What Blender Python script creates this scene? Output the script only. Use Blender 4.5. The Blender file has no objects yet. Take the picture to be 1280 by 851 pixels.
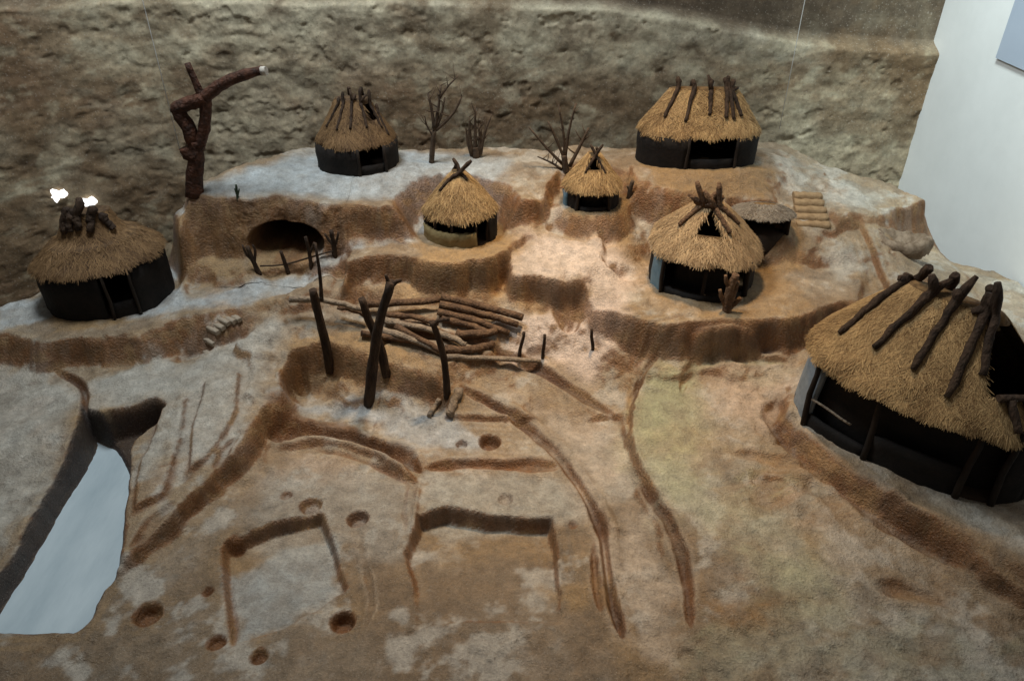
import bpy, math, random
import numpy as np
from mathutils import Vector, Matrix

random.seed(7)
RNG = np.random.default_rng(11)
SC = bpy.context.scene
COL = SC.collection

# ------------------------------------------------------------------ camera
F_PX, THETA, CAM_H = 940.0, math.radians(33.4), 1.5
cam_d = bpy.data.cameras.new('camera')
cam = bpy.data.objects.new('camera', cam_d)
COL.objects.link(cam)
cam.location = (0, 0, CAM_H)
cam.rotation_euler = (math.pi / 2 - THETA, 0, 0)
cam_d.sensor_width = 36.0
cam_d.lens = 36.0 * F_PX / 1280.0
cam_d.clip_start, cam_d.clip_end = 0.01, 60
cam_d.dof.use_dof = True
cam_d.dof.focus_distance = 2.2
cam_d.dof.aperture_fstop = 8.0
SC.camera = cam

# ------------------------------------------------------------------ world and lamps
w = bpy.data.worlds.new('World')
SC.world = w
w.use_nodes = True
w.node_tree.nodes['Background'].inputs[0].default_value = (0.70, 0.72, 0.72, 1)
w.node_tree.nodes['Background'].inputs[1].default_value = 0.085


def lamp(name, kind, loc, target, power, colour, **kw):
    d = bpy.data.lights.new(name, kind)
    d.energy = power
    d.color = colour
    for k, v in kw.items():
        setattr(d, k, v)
    o = bpy.data.objects.new(name, d)
    COL.objects.link(o)
    o.location = loc
    o.rotation_euler = (Vector(target) - Vector(loc)).to_track_quat('-Z', 'Y').to_euler()
    return o


# gallery ceiling spot aimed at the middle of the model, a cool skylight high on the left, a cool one near the white wall
lamp('gallery_spot_lamp', 'SPOT', (0.35, 2.75, 3.1), (0.30, 2.08, 0.1), 300, (1.0, 0.70, 0.39),
     spot_size=math.radians(49), spot_blend=1.0, shadow_soft_size=0.14)
lamp('cool_ceiling_lamp', 'AREA', (-0.9, 2.35, 3.1), (-0.45, 2.65, 0.3), 72, (0.88, 0.95, 1.0), size=0.8)
lamp('wall_washer_lamp', 'SPOT', (0.9, 2.3, 2.9), (1.9, 2.85, 0.95), 330, (0.84, 0.97, 0.98), spot_size=math.radians(54), spot_blend=0.8, shadow_soft_size=0.25)
lamp('front_ceiling_lamp', 'AREA', (0.2, 0.6, 3.2), (0.1, 1.4, 0.0), 2.2, (1.0, 0.74, 0.62), size=1.2)

SC.view_settings.view_transform = 'Standard'
SC.view_settings.look = 'None'
SC.view_settings.exposure = 0.0
SC.view_settings.gamma = 1.0
SC.view_settings.use_curve_mapping = False


# ------------------------------------------------------------------ helpers: pixel of the 1280x851 photo -> point on a level
def ray(px, py):
    u, v = (px - 640.0) / F_PX, (425.5 - py) / F_PX
    c, s = math.cos(THETA), math.sin(THETA)
    return np.array([u, c + v * s, -s + v * c])


def P(px, py, z):
    d = ray(px, py)
    k = (z - CAM_H) / d[2]
    return np.array([d[0] * k, d[1] * k, z])


def PY(px, py, y):
    d = ray(px, py)
    k = y / d[1]
    return np.array([d[0] * k, y, CAM_H + d[2] * k])


def vnoise(X, Y, scale, seed):
    r = np.random.default_rng(seed)
    T = r.random((256, 256))
    u, v = X / scale + 57.3, Y / scale + 31.7
    i, j = np.floor(u).astype(int), np.floor(v).astype(int)
    a, b = u - i, v - j
    a, b = a * a * (3 - 2 * a), b * b * (3 - 2 * b)
    i0, i1, j0, j1 = i % 256, (i + 1) % 256, j % 256, (j + 1) % 256
    return ((T[i0, j0] * (1 - a) + T[i1, j0] * a) * (1 - b) + (T[i0, j1] * (1 - a) + T[i1, j1] * a) * b) * 2 - 1


def fbm(X, Y, scale, seed, octs=4, gain=0.5):
    s, a, t = 0, 1.0, 0
    for k in range(octs):
        s = s + a * vnoise(X * math.cos(k) + Y * math.sin(k), -X * math.sin(k) + Y * math.cos(k), scale / 2 ** k, seed + k)
        t += a
        a *= gain
    return s / t * 1.6


def sstep(t):
    t = np.clip(t, 0, 1)
    return t * t * (3 - 2 * t)


def sdist(X, Y, poly, margin=0.22):
    """signed distance to a closed polygon, positive inside; only worked out near it"""
    q = np.array(poly)
    (x0, y0), (x1, y1) = q.min(0) - margin, q.max(0) + margin
    i0, i1 = np.searchsorted(X[:, 0], (x0, x1))
    j0, j1 = np.searchsorted(Y[0, :], (y0, y1))
    out = np.full(X.shape, -1.0)
    if i1 > i0 and j1 > j0:
        out[i0:i1, j0:j1] = sdist_full(X[i0:i1, j0:j1], Y[i0:i1, j0:j1], poly)
    return out


def sdist_full(X, Y, poly):
    d = np.full(X.shape, 1e9)
    ins = np.zeros(X.shape, bool)
    n = len(poly)
    for k in range(n):
        ax, ay = poly[k]
        bx, by = poly[(k + 1) % n]
        ex, ey = bx - ax, by - ay
        L = ex * ex + ey * ey + 1e-12
        t = np.clip(((X - ax) * ex + (Y - ay) * ey) / L, 0, 1)
        d = np.minimum(d, (X - ax - t * ex) ** 2 + (Y - ay - t * ey) ** 2)
        if abs(ey) > 1e-12:
            c = ((ay > Y) != (by > Y)) & (X < ex * (Y - ay) / ey + ax)
            ins ^= c
    return np.where(ins, 1, -1) * np.sqrt(d)


def ldist(X, Y, line, margin=0.12):
    """distance to an open line, and how far the nearest point is from the line's ends"""
    q = np.array(line)
    (x0, y0), (x1, y1) = q.min(0) - margin, q.max(0) + margin
    i0, i1 = np.searchsorted(X[:, 0], (x0, x1))
    j0, j1 = np.searchsorted(Y[0, :], (y0, y1))
    out, end = np.full(X.shape, 1.0), np.zeros(X.shape)
    if i1 > i0 and j1 > j0:
        Xs, Ys = X[i0:i1, j0:j1], Y[i0:i1, j0:j1]
        d, s, run = np.full(Xs.shape, 1e9), np.zeros(Xs.shape), 0.0
        for (ax, ay), (bx_, by_) in zip(line[:-1], line[1:]):
            ex, ey = bx_ - ax, by_ - ay
            L = ex * ex + ey * ey + 1e-12
            t = np.clip(((Xs - ax) * ex + (Ys - ay) * ey) / L, 0, 1)
            dd = (Xs - ax - t * ex) ** 2 + (Ys - ay - t * ey) ** 2
            better = dd < d
            s = np.where(better, run + t * math.sqrt(L), s)
            d = np.where(better, dd, d)
            run += math.sqrt(L)
        out[i0:i1, j0:j1] = np.sqrt(d)
        end[i0:i1, j0:j1] = np.minimum(s, run - s)
    return out, end


def smooth_line(pts, n=8):
    pts = [np.array(p, float) for p in pts]
    if len(pts) < 3:
        return pts
    out = []
    q = [2 * pts[0] - pts[1]] + pts + [2 * pts[-1] - pts[-2]]
    for k in range(1, len(q) - 2):
        for i in range(n):
            t = i / n
            a, b, c, d = q[k - 1], q[k], q[k + 1], q[k + 2]
            out.append(0.5 * (2 * b + (c - a) * t + (2 * a - 5 * b + 4 * c - d) * t * t + (3 * b - a - 3 * c + d) * t ** 3))
    out.append(pts[-1])
    return out


# ------------------------------------------------------------------ materials
def new_mat(name):
    m = bpy.data.materials.new(name)
    m.use_nodes = True
    nt = m.node_tree
    b = nt.nodes['Principled BSDF']
    return m, nt, b


def N(nt, kind, **kw):
    n = nt.nodes.new(kind)
    for k, v in kw.items():
        if k.startswith('in_'):
            n.inputs[int(k[3:]) if k[3:].isdigit() else k[3:]].default_value = v
        else:
            setattr(n, k, v)
    return n


def mottled(name, c1, c2, scale=12.0, rough=0.8, bump=0.3, bscale=60.0, stretch=(1, 1, 1), bdist=0.004, spec=0.3):
    m, nt, b = new_mat(name)
    tc = N(nt, 'ShaderNodeTexCoord')
    mp = N(nt, 'ShaderNodeMapping')
    mp.inputs['Scale'].default_value = stretch
    nt.links.new(tc.outputs['Object'], mp.inputs['Vector'])
    n1 = N(nt, 'ShaderNodeTexNoise')
    n1.inputs['Scale'].default_value = scale
    n1.inputs['Detail'].default_value = 6
    n1.inputs['Roughness'].default_value = 0.65
    nt.links.new(mp.outputs[0], n1.inputs['Vector'])
    cr = N(nt, 'ShaderNodeValToRGB')
    cr.color_ramp.elements[0].position, cr.color_ramp.elements[1].position = 0.32, 0.70
    cr.color_ramp.elements[0].color = (*c1, 1)
    cr.color_ramp.elements[1].color = (*c2, 1)
    nt.links.new(n1.outputs['Fac'], cr.inputs['Fac'])
    nt.links.new(cr.outputs['Color'], b.inputs['Base Color'])
    b.inputs['Roughness'].default_value = rough
    b.inputs['Specular IOR Level'].default_value = spec
    n2 = N(nt, 'ShaderNodeTexNoise')
    n2.inputs['Scale'].default_value = bscale
    n2.inputs['Detail'].default_value = 4
    nt.links.new(mp.outputs[0], n2.inputs['Vector'])
    bp = N(nt, 'ShaderNodeBump')
    bp.inputs['Strength'].default_value = bump
    bp.inputs['Distance'].default_value = bdist
    nt.links.new(n2.outputs['Fac'], bp.inputs['Height'])
    nt.links.new(bp.outputs['Normal'], b.inputs['Normal'])
    return m


def painted(name, rough, bump, spec, scales=(45, 160), dist=0.004, var=0.30):
    """plaster whose paint colours come from a baked point attribute, with fine brushed variation on top"""
    m, nt, b = new_mat(name)
    at = N(nt, 'ShaderNodeAttribute', attribute_name='paint')
    tc = N(nt, 'ShaderNodeTexCoord')
    n1 = N(nt, 'ShaderNodeTexNoise')
    n1.inputs['Scale'].default_value = scales[0]
    n1.inputs['Detail'].default_value = 8
    n1.inputs['Roughness'].default_value = 0.7
    nt.links.new(tc.outputs['Object'], n1.inputs['Vector'])
    mr = N(nt, 'ShaderNodeMapRange')
    mr.inputs['From Min'].default_value, mr.inputs['From Max'].default_value = 0.3, 0.7
    mr.inputs['To Min'].default_value, mr.inputs['To Max'].default_value = 1 - var, 1 + var
    nt.links.new(n1.outputs['Fac'], mr.inputs['Value'])
    mx = N(nt, 'ShaderNodeVectorMath', operation='MULTIPLY')
    nt.links.new(at.outputs['Color'], mx.inputs[0])
    nt.links.new(mr.outputs['Result'], mx.inputs[1])
    n2 = N(nt, 'ShaderNodeTexNoise')
    n2.inputs['Scale'].default_value = scales[1]
    n2.inputs['Detail'].default_value = 5
    n2.inputs['Roughness'].default_value = 0.6
    nt.links.new(tc.outputs['Object'], n2.inputs['Vector'])
    m2 = N(nt, 'ShaderNodeMapRange')
    m2.inputs['From Min'].default_value, m2.inputs['From Max'].default_value = 0.3, 0.7
    m2.inputs['To Min'].default_value, m2.inputs['To Max'].default_value = 1 - var * .6, 1 + var * .6
    nt.links.new(n2.outputs['Fac'], m2.inputs['Value'])
    mx2 = N(nt, 'ShaderNodeVectorMath', operation='MULTIPLY')
    nt.links.new(mx.outputs['Vector'], mx2.inputs[0])
    nt.links.new(m2.outputs['Result'], mx2.inputs[1])
    nt.links.new(mx2.outputs['Vector'], b.inputs['Base Color'])
    n3 = N(nt, 'ShaderNodeTexNoise')
    n3.inputs['Scale'].default_value = scales[1] * 2.6
    n3.inputs['Detail'].default_value = 3
    nt.links.new(tc.outputs['Object'], n3.inputs['Vector'])
    for lo, hi, amt, colr in ((.62, .70, .45, (.07, .042, .022, 1)), (.38, .31, .30, (.62, .57, .48, 1))):
        sp = N(nt, 'ShaderNodeMapRange')
        sp.inputs['From Min'].default_value, sp.inputs['From Max'].default_value = lo, hi
        sp.inputs['To Min'].default_value, sp.inputs['To Max'].default_value = 0, amt
        nt.links.new(n3.outputs['Fac'], sp.inputs['Value'])
        mixn = N(nt, 'ShaderNodeMix', data_type='RGBA')
        mixn.inputs[7].default_value = colr
        src = b.inputs['Base Color'].links[0].from_socket
        nt.links.new(sp.outputs['Result'], mixn.inputs[0])
        nt.links.new(src, mixn.inputs[6])
        nt.links.new(mixn.outputs[2], b.inputs['Base Color'])
    ad = N(nt, 'ShaderNodeMath', operation='ADD')
    nt.links.new(n1.outputs['Fac'], ad.inputs[0])
    nt.links.new(n2.outputs['Fac'], ad.inputs[1])
    bp = N(nt, 'ShaderNodeBump')
    bp.inputs['Strength'].default_value = bump
    bp.inputs['Distance'].default_value = dist
    nt.links.new(ad.outputs[0], bp.inputs['Height'])
    nt.links.new(bp.outputs['Normal'], b.inputs['Normal'])
    rr = N(nt, 'ShaderNodeMapRange')
    rr.inputs['To Min'].default_value, rr.inputs['To Max'].default_value = rough - 0.15, rough + 0.15
    nt.links.new(n2.outputs['Fac'], rr.inputs['Value'])
    nt.links.new(rr.outputs['Result'], b.inputs['Roughness'])
    b.inputs['Specular IOR Level'].default_value = spec
    return m


MAT_GROUND = painted('painted_plaster_ground', 0.52, 0.9, 0.45, scales=(30, 150), dist=0.007, var=0.30)
MAT_ROCK = painted('painted_rock_backdrop', 0.8, 0.6, 0.2, scales=(9, 50), dist=0.006, var=0.35)
MAT_WHITE = mottled('white_plaster_wall', (0.70, 0.72, 0.70), (0.78, 0.80, 0.78), 3, 0.85, 0.15, 30)
MAT_PANEL = mottled('blue_grey_board', (0.36, 0.42, 0.50), (0.40, 0.46, 0.54), 5, 0.6, 0.05, 40)
MAT_DARKWOOD = mottled('dark_wood', (0.018, 0.011, 0.007), (0.075, 0.044, 0.025), 40, 0.8, 1.0, 130, (1, 1, 0.3), bdist=0.008)
MAT_LOG = mottled('brown_log_wood', (0.060, 0.032, 0.018), (0.22, 0.125, 0.064), 50, 0.75, 1.0, 150, bdist=0.007)
MAT_PALELOG = mottled('pale_log_wood', (0.16, 0.12, 0.085), (0.38, 0.29, 0.20), 50, 0.75, 1.0, 150, bdist=0.007)
MAT_REDWOOD = mottled('reddish_bark', (0.018, 0.010, 0.007), (0.13, 0.050, 0.026), 30, 0.7, 1.0, 90, bdist=0.01)
MAT_TWIG = mottled('grey_brown_twig', (0.040, 0.027, 0.018), (0.12, 0.080, 0.050), 50, 0.8, 0.4, 150)
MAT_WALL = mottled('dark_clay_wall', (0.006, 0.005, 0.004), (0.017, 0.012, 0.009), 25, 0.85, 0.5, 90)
MAT_MUD = mottled('olive_mud_wall', (0.17, 0.125, 0.05), (0.30, 0.22, 0.10), 30, 0.85, 0.5, 120)
MAT_BLUE = mottled('blue_grey_painted_wall', (0.10, 0.18, 0.23), (0.17, 0.27, 0.33), 25, 0.7, 0.3, 90)
MAT_GREYWALL = mottled('grey_painted_wall', (0.17, 0.195, 0.21), (0.29, 0.32, 0.34), 18, 0.8, 0.4, 90)
MAT_POST = mottled('shaded_post', (0.010, 0.007, 0.005), (0.034, 0.022, 0.014), 30, 0.8, 0.5, 90, (1, 1, 0.25))  # darker post wood, the shade under the eaves put into its colour
MAT_BED = mottled('pale_blue_bed', (0.37, 0.45, 0.48), (0.53, 0.61, 0.63), 5, 0.42, 0.06, 30, (2.2, .5, 1), spec=0.45)
MAT_EARTH = mottled('worn_earth_steps', (0.26, 0.20, 0.14), (0.42, 0.36, 0.28), 30, 0.85, 0.5, 90)
MAT_TAN = mottled('tan_clay', (0.22, 0.14, 0.07), (0.37, 0.255, 0.14), 40, 0.85, 0.4, 120)
MAT_SOIL = mottled('dark_soil', (0.02, 0.012, 0.007), (0.045, 0.026, 0.014), 30, 0.9, 0.4, 100)
MAT_STRING = mottled('pale_string', (0.55, 0.55, 0.52), (0.62, 0.62, 0.58), 50, 0.6, 0.1, 200)
MAT_STONE = mottled('grey_stone', (0.10, 0.062, 0.034), (0.30, 0.225, 0.155), 36, 0.8, 0.6, 90)
MAT_CUT = mottled('white_cut_wood', (0.42, 0.38, 0.32), (0.62, 0.58, 0.5), 60, 0.7, 0.3, 150)


def straw_mat(name, c1, c2):
    m, nt, b = new_mat(name)
    at = N(nt, 'ShaderNodeAttribute', attribute_name='tone')
    cr = N(nt, 'ShaderNodeValToRGB')
    cr.color_ramp.elements[0].color = (*c1, 1)
    cr.color_ramp.elements[1].color = (*c2, 1)
    nt.links.new(at.outputs['Fac'], cr.inputs['Fac'])
    nt.links.new(cr.outputs['Color'], b.inputs['Base Color'])
    b.inputs['Roughness'].default_value = 0.7
    b.inputs['Specular IOR Level'].default_value = 0.25
    return m


MAT_STRAW = straw_mat('golden_straw', (0.17, 0.095, 0.038), (0.58, 0.390, 0.180))
MAT_STRAW_DARK = straw_mat('brown_straw', (0.09, 0.048, 0.021), (0.29, 0.172, 0.076))
MAT_STRAW_GREY = straw_mat('grey_straw', (0.12, 0.095, 0.07), (0.34, 0.30, 0.24))
MAT_STRAW_PALE = straw_mat('pale_straw', (0.22, 0.14, 0.07), (0.60, 0.43, 0.24))
MAT_THATCH = mottled('thatch_bed', (0.07, 0.040, 0.018), (0.24, 0.150, 0.065), 60, 0.85, 0.6, 200)
MAT_THATCH_DARK = mottled('brown_thatch_bed', (0.05, 0.028, 0.014), (0.15, 0.090, 0.045), 60, 0.85, 0.6, 200)

m_, nt_, b_ = new_mat('reflection_glow')  # self-lit white imitating lamp reflections, not a real source
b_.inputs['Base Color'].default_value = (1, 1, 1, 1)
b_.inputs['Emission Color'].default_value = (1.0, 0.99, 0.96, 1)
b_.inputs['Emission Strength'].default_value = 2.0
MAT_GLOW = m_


# ------------------------------------------------------------------ object helpers
def mesh_obj(name, verts, faces, mat, parent=None, smooth=True):
    me = bpy.data.meshes.new(name)
    me.from_pydata([tuple(map(float, v)) for v in verts], [], [tuple(map(int, f)) for f in faces])
    me.update()
    if smooth:
        me.shade_smooth()
        for p in me.polygons:
            if len(p.vertices) > 4:
                p.use_smooth = False
    me.materials.append(mat)
    o = bpy.data.objects.new(name, me)
    COL.objects.link(o)
    if parent:
        o.parent = parent
    return o


def grid_obj(name, V, nu, nv, mat, paint=None, keep=None, flip=False):
    """V: (nu*nv,3) array in row-major order"""
    idx = np.arange(nu * nv).reshape(nu, nv)
    q = np.stack([idx[:-1, :-1], idx[1:, :-1], idx[1:, 1:], idx[:-1, 1:]], -1).reshape(-1, 4)
    if flip:
        q = q[:, ::-1]
    if keep is not None:
        q = q[keep.reshape(-1)]
    me = bpy.data.meshes.new(name)
    me.vertices.add(len(V))
    me.vertices.foreach_set('co', V.astype(np.float32).ravel())
    me.loops.add(q.size)
    me.loops.foreach_set('vertex_index', q.astype(np.int32).ravel())
    me.polygons.add(len(q))
    me.polygons.foreach_set('loop_start', np.arange(0, q.size, 4, dtype=np.int32))
    me.update(calc_edges=True)
    me.validate()
    me.shade_smooth()
    if paint is not None:
        a = me.attributes.new('paint', 'FLOAT_COLOR', 'POINT')
        c4 = np.ones((len(V), 4), np.float32)
        c4[:, :3] = paint
        a.data.foreach_set('color', c4.ravel())
    me.materials.append(mat)
    o = bpy.data.objects.new(name, me)
    COL.objects.link(o)
    return o


def tag(o, label, cat, group=None):
    o['label'] = label
    o['category'] = cat
    if group:
        o['group'] = group
    return o


def empty(name, loc, rz=0.0):
    o = bpy.data.objects.new(name, None)
    COL.objects.link(o)
    o.empty_display_size = 0.02
    o.location = tuple(map(float, loc))
    o.rotation_euler = (0, 0, rz)
    return o


def tube_geo(pts, radii, sides=8, jitter=0.12, rs=None, close=True):
    """tapered gnarled tube along pts; returns verts, faces"""
    rs = rs or random
    pts = [Vector(p) for p in pts]
    verts, faces = [], []
    up = None
    n = len(pts)
    for i, p in enumerate(pts):
        t = (pts[min(i + 1, n - 1)] - pts[max(i - 1, 0)]).normalized()
        if up is None:
            a = Vector((0, 0, 1)) if abs(t.z) < 0.9 else Vector((1, 0, 0))
            up = (a - t * a.dot(t)).normalized()
        else:
            up = (up - t * up.dot(t)).normalized()
        s = t.cross(up)
        for k in range(sides):
            a = 2 * math.pi * k / sides
            r = radii[i] * (1 + rs.uniform(-jitter, jitter))
            verts.append(p + (up * math.cos(a) + s * math.sin(a)) * r)
    for i in range(n - 1):
        for k in range(sides):
            k2 = (k + 1) % sides
            faces.append((i * sides + k, i * sides + k2, (i + 1) * sides + k2, (i + 1) * sides + k))
    if close:
        faces.append(tuple(range(sides - 1, -1, -1)))
        faces.append(tuple((n - 1) * sides + k for k in range(sides)))
    return verts, faces


def stick_pts(a, b, n=7, wob=0.03):
    a, b = Vector(a), Vector(b)
    L = (b - a).length
    d = (b - a).normalized()
    s = d.orthogonal().normalized()
    t = d.cross(s)
    ph1, ph2 = random.uniform(0, 6), random.uniform(0, 6)
    out = []
    for i in range(n):
        u = i / (n - 1)
        e = math.sin(math.pi * u)
        out.append(a.lerp(b, u) + s * (L * wob * math.sin(ph1 + 4 * u) * e) + t * (L * wob * math.sin(ph2 + 5 * u) * e)
                   + s * random.uniform(-1, 1) * L * wob * 0.15)
    return out


def stick(name, a, b, ra, rb, mat, parent=None, n=7, wob=0.03, sides=8, local=None):
    pts = stick_pts(a, b, n, wob)
    radii = [ra + (rb - ra) * i / (n - 1) for i in range(n)]
    v, f = tube_geo(pts, radii, sides)
    return mesh_obj(name, v, f, mat, parent)


def multi(name, chains, mat, parent=None, sides=8, jitter=0.12):
    V, Fc = [], []
    for pts, radii in chains:
        v, f = tube_geo(pts, radii, sides, jitter)
        o = len(V)
        V += v
        Fc += [tuple(i + o for i in q) for q in f]
    return mesh_obj(name, V, Fc, mat, parent)

# ------------------------------------------------------------------ the ground: one sheet of modelled plaster
STEP = 0.005
gx = np.arange(-2.75, 1.905, STEP)
gy = np.arange(0.72, 3.49, STEP)
GX, GY = np.meshgrid(gx, gy, indexing='ij')

CTRL = [(0, 851, -.03), (320, 851, -.03), (640, 851, -.03), (960, 851, -.05), (1280, 851, -.08), (640, 760, -.03), (300, 740, -.03),
        (150, 840, -.03), (870, 740, -.02), (1100, 760, -.03), (1270, 760, -.02), (400, 600, -.03), (560, 520, -.03), (640, 620, -.03),
        (720, 560, -.02), (760, 640, -.02), (800, 480, .03), (860, 455, .05), (960, 455, .06), (830, 560, .01), (950, 580, .03),
        (1000, 640, .01), (880, 650, 0), (700, 450, .05), (720, 420, .1), (620, 410, .12), (450, 410, .13), (550, 450, .09),
        (760, 400, .12), (300, 470, .05), (200, 470, .04), (240, 560, .03), (100, 470, .04), (40, 480, .03), (40, 640, .0), (0, 720, -.02),
        (130, 400, .16), (300, 380, .17), (30, 400, .15), (240, 355, .17), (370, 345, .21), (410, 315, .26), (480, 312, .3),
        (520, 300, .32), (600, 305, .31), (660, 275, .35), (720, 300, .3), (700, 330, .28), (640, 340, .27), (780, 290, .3),
        (740, 265, .38), (660, 240, .40), (600, 235, .42), (560, 220, .44), (260, 240, .47), (350, 230, .47), (450, 215, .47),
        (520, 240, .46), (500, 195, .49), (400, 190, .49), (330, 205, .47), (650, 190, .48), (750, 195, .47), (850, 200, .47),
        (900, 215, .46), (970, 175, .5), (700, 178, .5), (1000, 230, .45), (1060, 225, .42), (1110, 245, .37), (950, 240, .44),
        (1060, 290, .33), (1100, 260, .34), (1000, 300, .34), (930, 300, .34), (980, 350, .28), (1060, 350, .25), (1150, 320, .2),
        (1210, 335, .12), (1270, 375, .12), (1250, 420, .12), (900, 370, .22), (830, 370, .22), (1000, 400, .18),
        (1020, 540, .06), (1150, 620, .06), (1280, 670, .04), (1100, 500, .08), (1200, 560, .08), (1280, 500, .1),
        (200, 300, .34), (205, 330, .24), (185, 288, .33), (220, 262, .42)]
num = np.zeros_like(GX)
den = np.zeros_like(GX)
for px, py, z in CTRL:
    p = P(px, py, z)
    wgt = 1.0 / ((GX - p[0]) ** 2 + (GY - p[1]) ** 2 + 0.004) ** 2
    num += wgt * z
    den += wgt
Z = num / den

WARP = fbm(GX, GY, 0.26, 311, 3) * 0.012 + fbm(GX, GY, 0.10, 301, 4) * 0.014 + fbm(GX, GY, 0.035, 331, 4, .6) * 0.006
SOFT = np.clip(1.4 + 2.0 * fbm(GX, GY, 0.20, 351, 3), 0.45, 1.7)      # how crumbled an edge is
WID = fbm(GX, GY, 0.13, 371, 4)
WID2 = fbm(GX, GY, 0.17, 391, 4)
PAINTED = []         # (mask, colour)


def plane_of(pts):
    A = np.array([[p[0], p[1], 1] for p in pts])
    c, *_ = np.linalg.lstsq(A, np.array([p[2] for p in pts]), rcond=None)
    return c


def ledge(poly, wid=0.03, inward=False, warp=1.0, idw=False, extra=()):
    """pull the ground to the plane through the polygon; its rim is as sharp as wid"""
    global Z
    pts = [P(*q) for q in poly]
    if idw:
        nu_, de_ = 0, 0
        for p in pts + [P(*q) for q in extra]:
            k_ = 1.0 / ((GX - p[0]) ** 2 + (GY - p[1]) ** 2 + 0.010) ** 2
            nu_, de_ = nu_ + k_ * p[2], de_ + k_
        top = nu_ / de_
    else:
        c = plane_of(pts)
        top = c[0] * GX + c[1] * GY + c[2]
    sd = sdist(GX, GY, [(p[0], p[1]) for p in pts]) + WARP * warp
    m = sstep(sd / wid) if inward else .80 * sstep((sd + wid * SOFT) / (wid * SOFT + 0.3 * wid)) + .20 * sstep((sd + 4 * wid * SOFT) / (4 * wid * SOFT + .3 * wid))
    Z = Z * (1 - m) + top * m
    return m


def height_at(x, y):
    i = np.clip((np.asarray(x) - gx[0]) / STEP, 0, len(gx) - 1.001)
    j = np.clip((np.asarray(y) - gy[0]) / STEP, 0, len(gy) - 1.001)
    i0, j0 = i.astype(int), j.astype(int)
    a, b = i - i0, j - j0
    return (Z[i0, j0] * (1 - a) + Z[i0 + 1, j0] * a) * (1 - b) + (Z[i0, j0 + 1] * (1 - a) + Z[i0 + 1, j0 + 1] * a) * b


def G(px, py, up=0.0):
    """point of the modelled ground (raised by up) seen at that place of the photograph"""
    d = ray(px, py)
    ks = np.linspace(0.9, 4.2, 3300) / d[1]
    pts = d[None, :] * ks[:, None]
    h = height_at(pts[:, 0], pts[:, 1])
    below = (pts[:, 2] + CAM_H) < h + up
    k = ks[np.argmax(below)] if below.any() else ks[-1]
    q = d * k
    return Vector((q[0], q[1], float(height_at(q[0], q[1])) + up))


def line_w(pts, z=-0.03):
    return smooth_line([P(p[0], p[1], p[2] if len(p) > 2 else z)[:2] for p in pts])


def carve(pts, wid, depth, z=-0.03, paint=None, pw=1.4, ps=0.9, warp=0.22):
    """groove (depth > 0) or low ridge (depth < 0) along a line"""
    global Z
    d, end = ldist(GX, GY, line_w(pts, z))
    d = np.abs(d + WARP * warp) / np.clip(np.sqrt(end / .07), .12, 1)
    fade_ = sstep(end / .04 + .15)
    d = d / np.clip(1.0 + .4 * WID, .6, 1.5)
    m = np.exp(-np.clip(d / wid, 0, 9) ** 2 * 1.6) if depth < 0 else sstep(1.25 - d / wid)
    Z = Z - depth * m * np.clip(1 + .5 * WID2, .35, 1.6) * fade_
    if paint is not None:
        if depth > 0:
            Z = Z + depth * .22 * np.exp(-((d - wid * 1.5) / (wid * .45)) ** 2)      # spoil thrown up along the lip
            PAINTED.append((np.exp(-((d - wid * 1.6) / (wid * .5)) ** 2) * .45 * fade_, PALE * 1.12))
        PAINTED.append((sstep((1.5 - d / (wid * pw)) * .8) * ps * np.clip(.9 + .6 * WID2, .35, 1) * fade_, paint))


def hole(px, py, rpx, depth, z=None, paint=None):
    global Z
    p = G(px, py)
    r = rpx / F_PX * (p.y * math.cos(THETA) + (CAM_H - p.z) * math.sin(THETA))
    d = np.hypot(GX - p.x, GY - p.y) + WARP * 0.35
    m = sstep((r - d) / (0.30 * r) + 0.35)
    Z = Z - depth * m
    Z = Z + 0.0025 * np.exp(-((d - r * 1.25) / (0.3 * r)) ** 2)
    PAINTED.append((sstep((r * 1.25 - d) / (0.4 * r)), paint or BROWN))


def patch(poly, colour, strength=0.9, soft=0.03, warp=2.0, z=None):
    pts = [P(q[0], q[1], q[2] if len(q) > 2 else float(G(q[0], q[1]).z) if z is None else z) for q in poly]
    sd = sdist(GX, GY, [(p[0], p[1]) for p in pts]) + WARP * warp
    PAINTED.append((sstep(sd / soft * 0.5 + 0.5) * strength, colour))


PALE = np.array([.385, .300, .205])
COOL = np.array([.335, .310, .255])
PINK = np.array([.50, .375, .275])
BROWN = np.array([.165, .070, .022])
DBROWN = np.array([.068, .030, .013])
OCHRE = np.array([.325, .205, .092])
TAN = np.array([.42, .28, .14])
GREEN = np.array([.31, .30, .175])
UMBER = np.array([.190, .125, .068])
COOL_LIT = np.array([.42, .46, .465])  # bluish grey with the cool light of the left plateau in the colour

# --- levels, low ones first ---
ledge([(338, 515, -.03), (352, 474, -.03), (400, 462, -.03), (470, 470, -.03), (545, 492, -.03), (640, 482, -.03), (775, 535, -.03),
       (790, 600, -.03), (830, 700, -.03), (850, 870, -.03), (-60, 870, -.03), (-60, 800, -.03), (105, 790, -.03), (150, 706, -.03),
       (270, 602, -.03)], 0.03)
# foot of the slope under the left hut, then the shelf with the left hut
ledge([(-120, 456, .035), (60, 464, .035), (160, 460, .04), (262, 440, .05), (300, 470, .05), (160, 520, .04), (-120, 520, .04)], 0.05)
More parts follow.
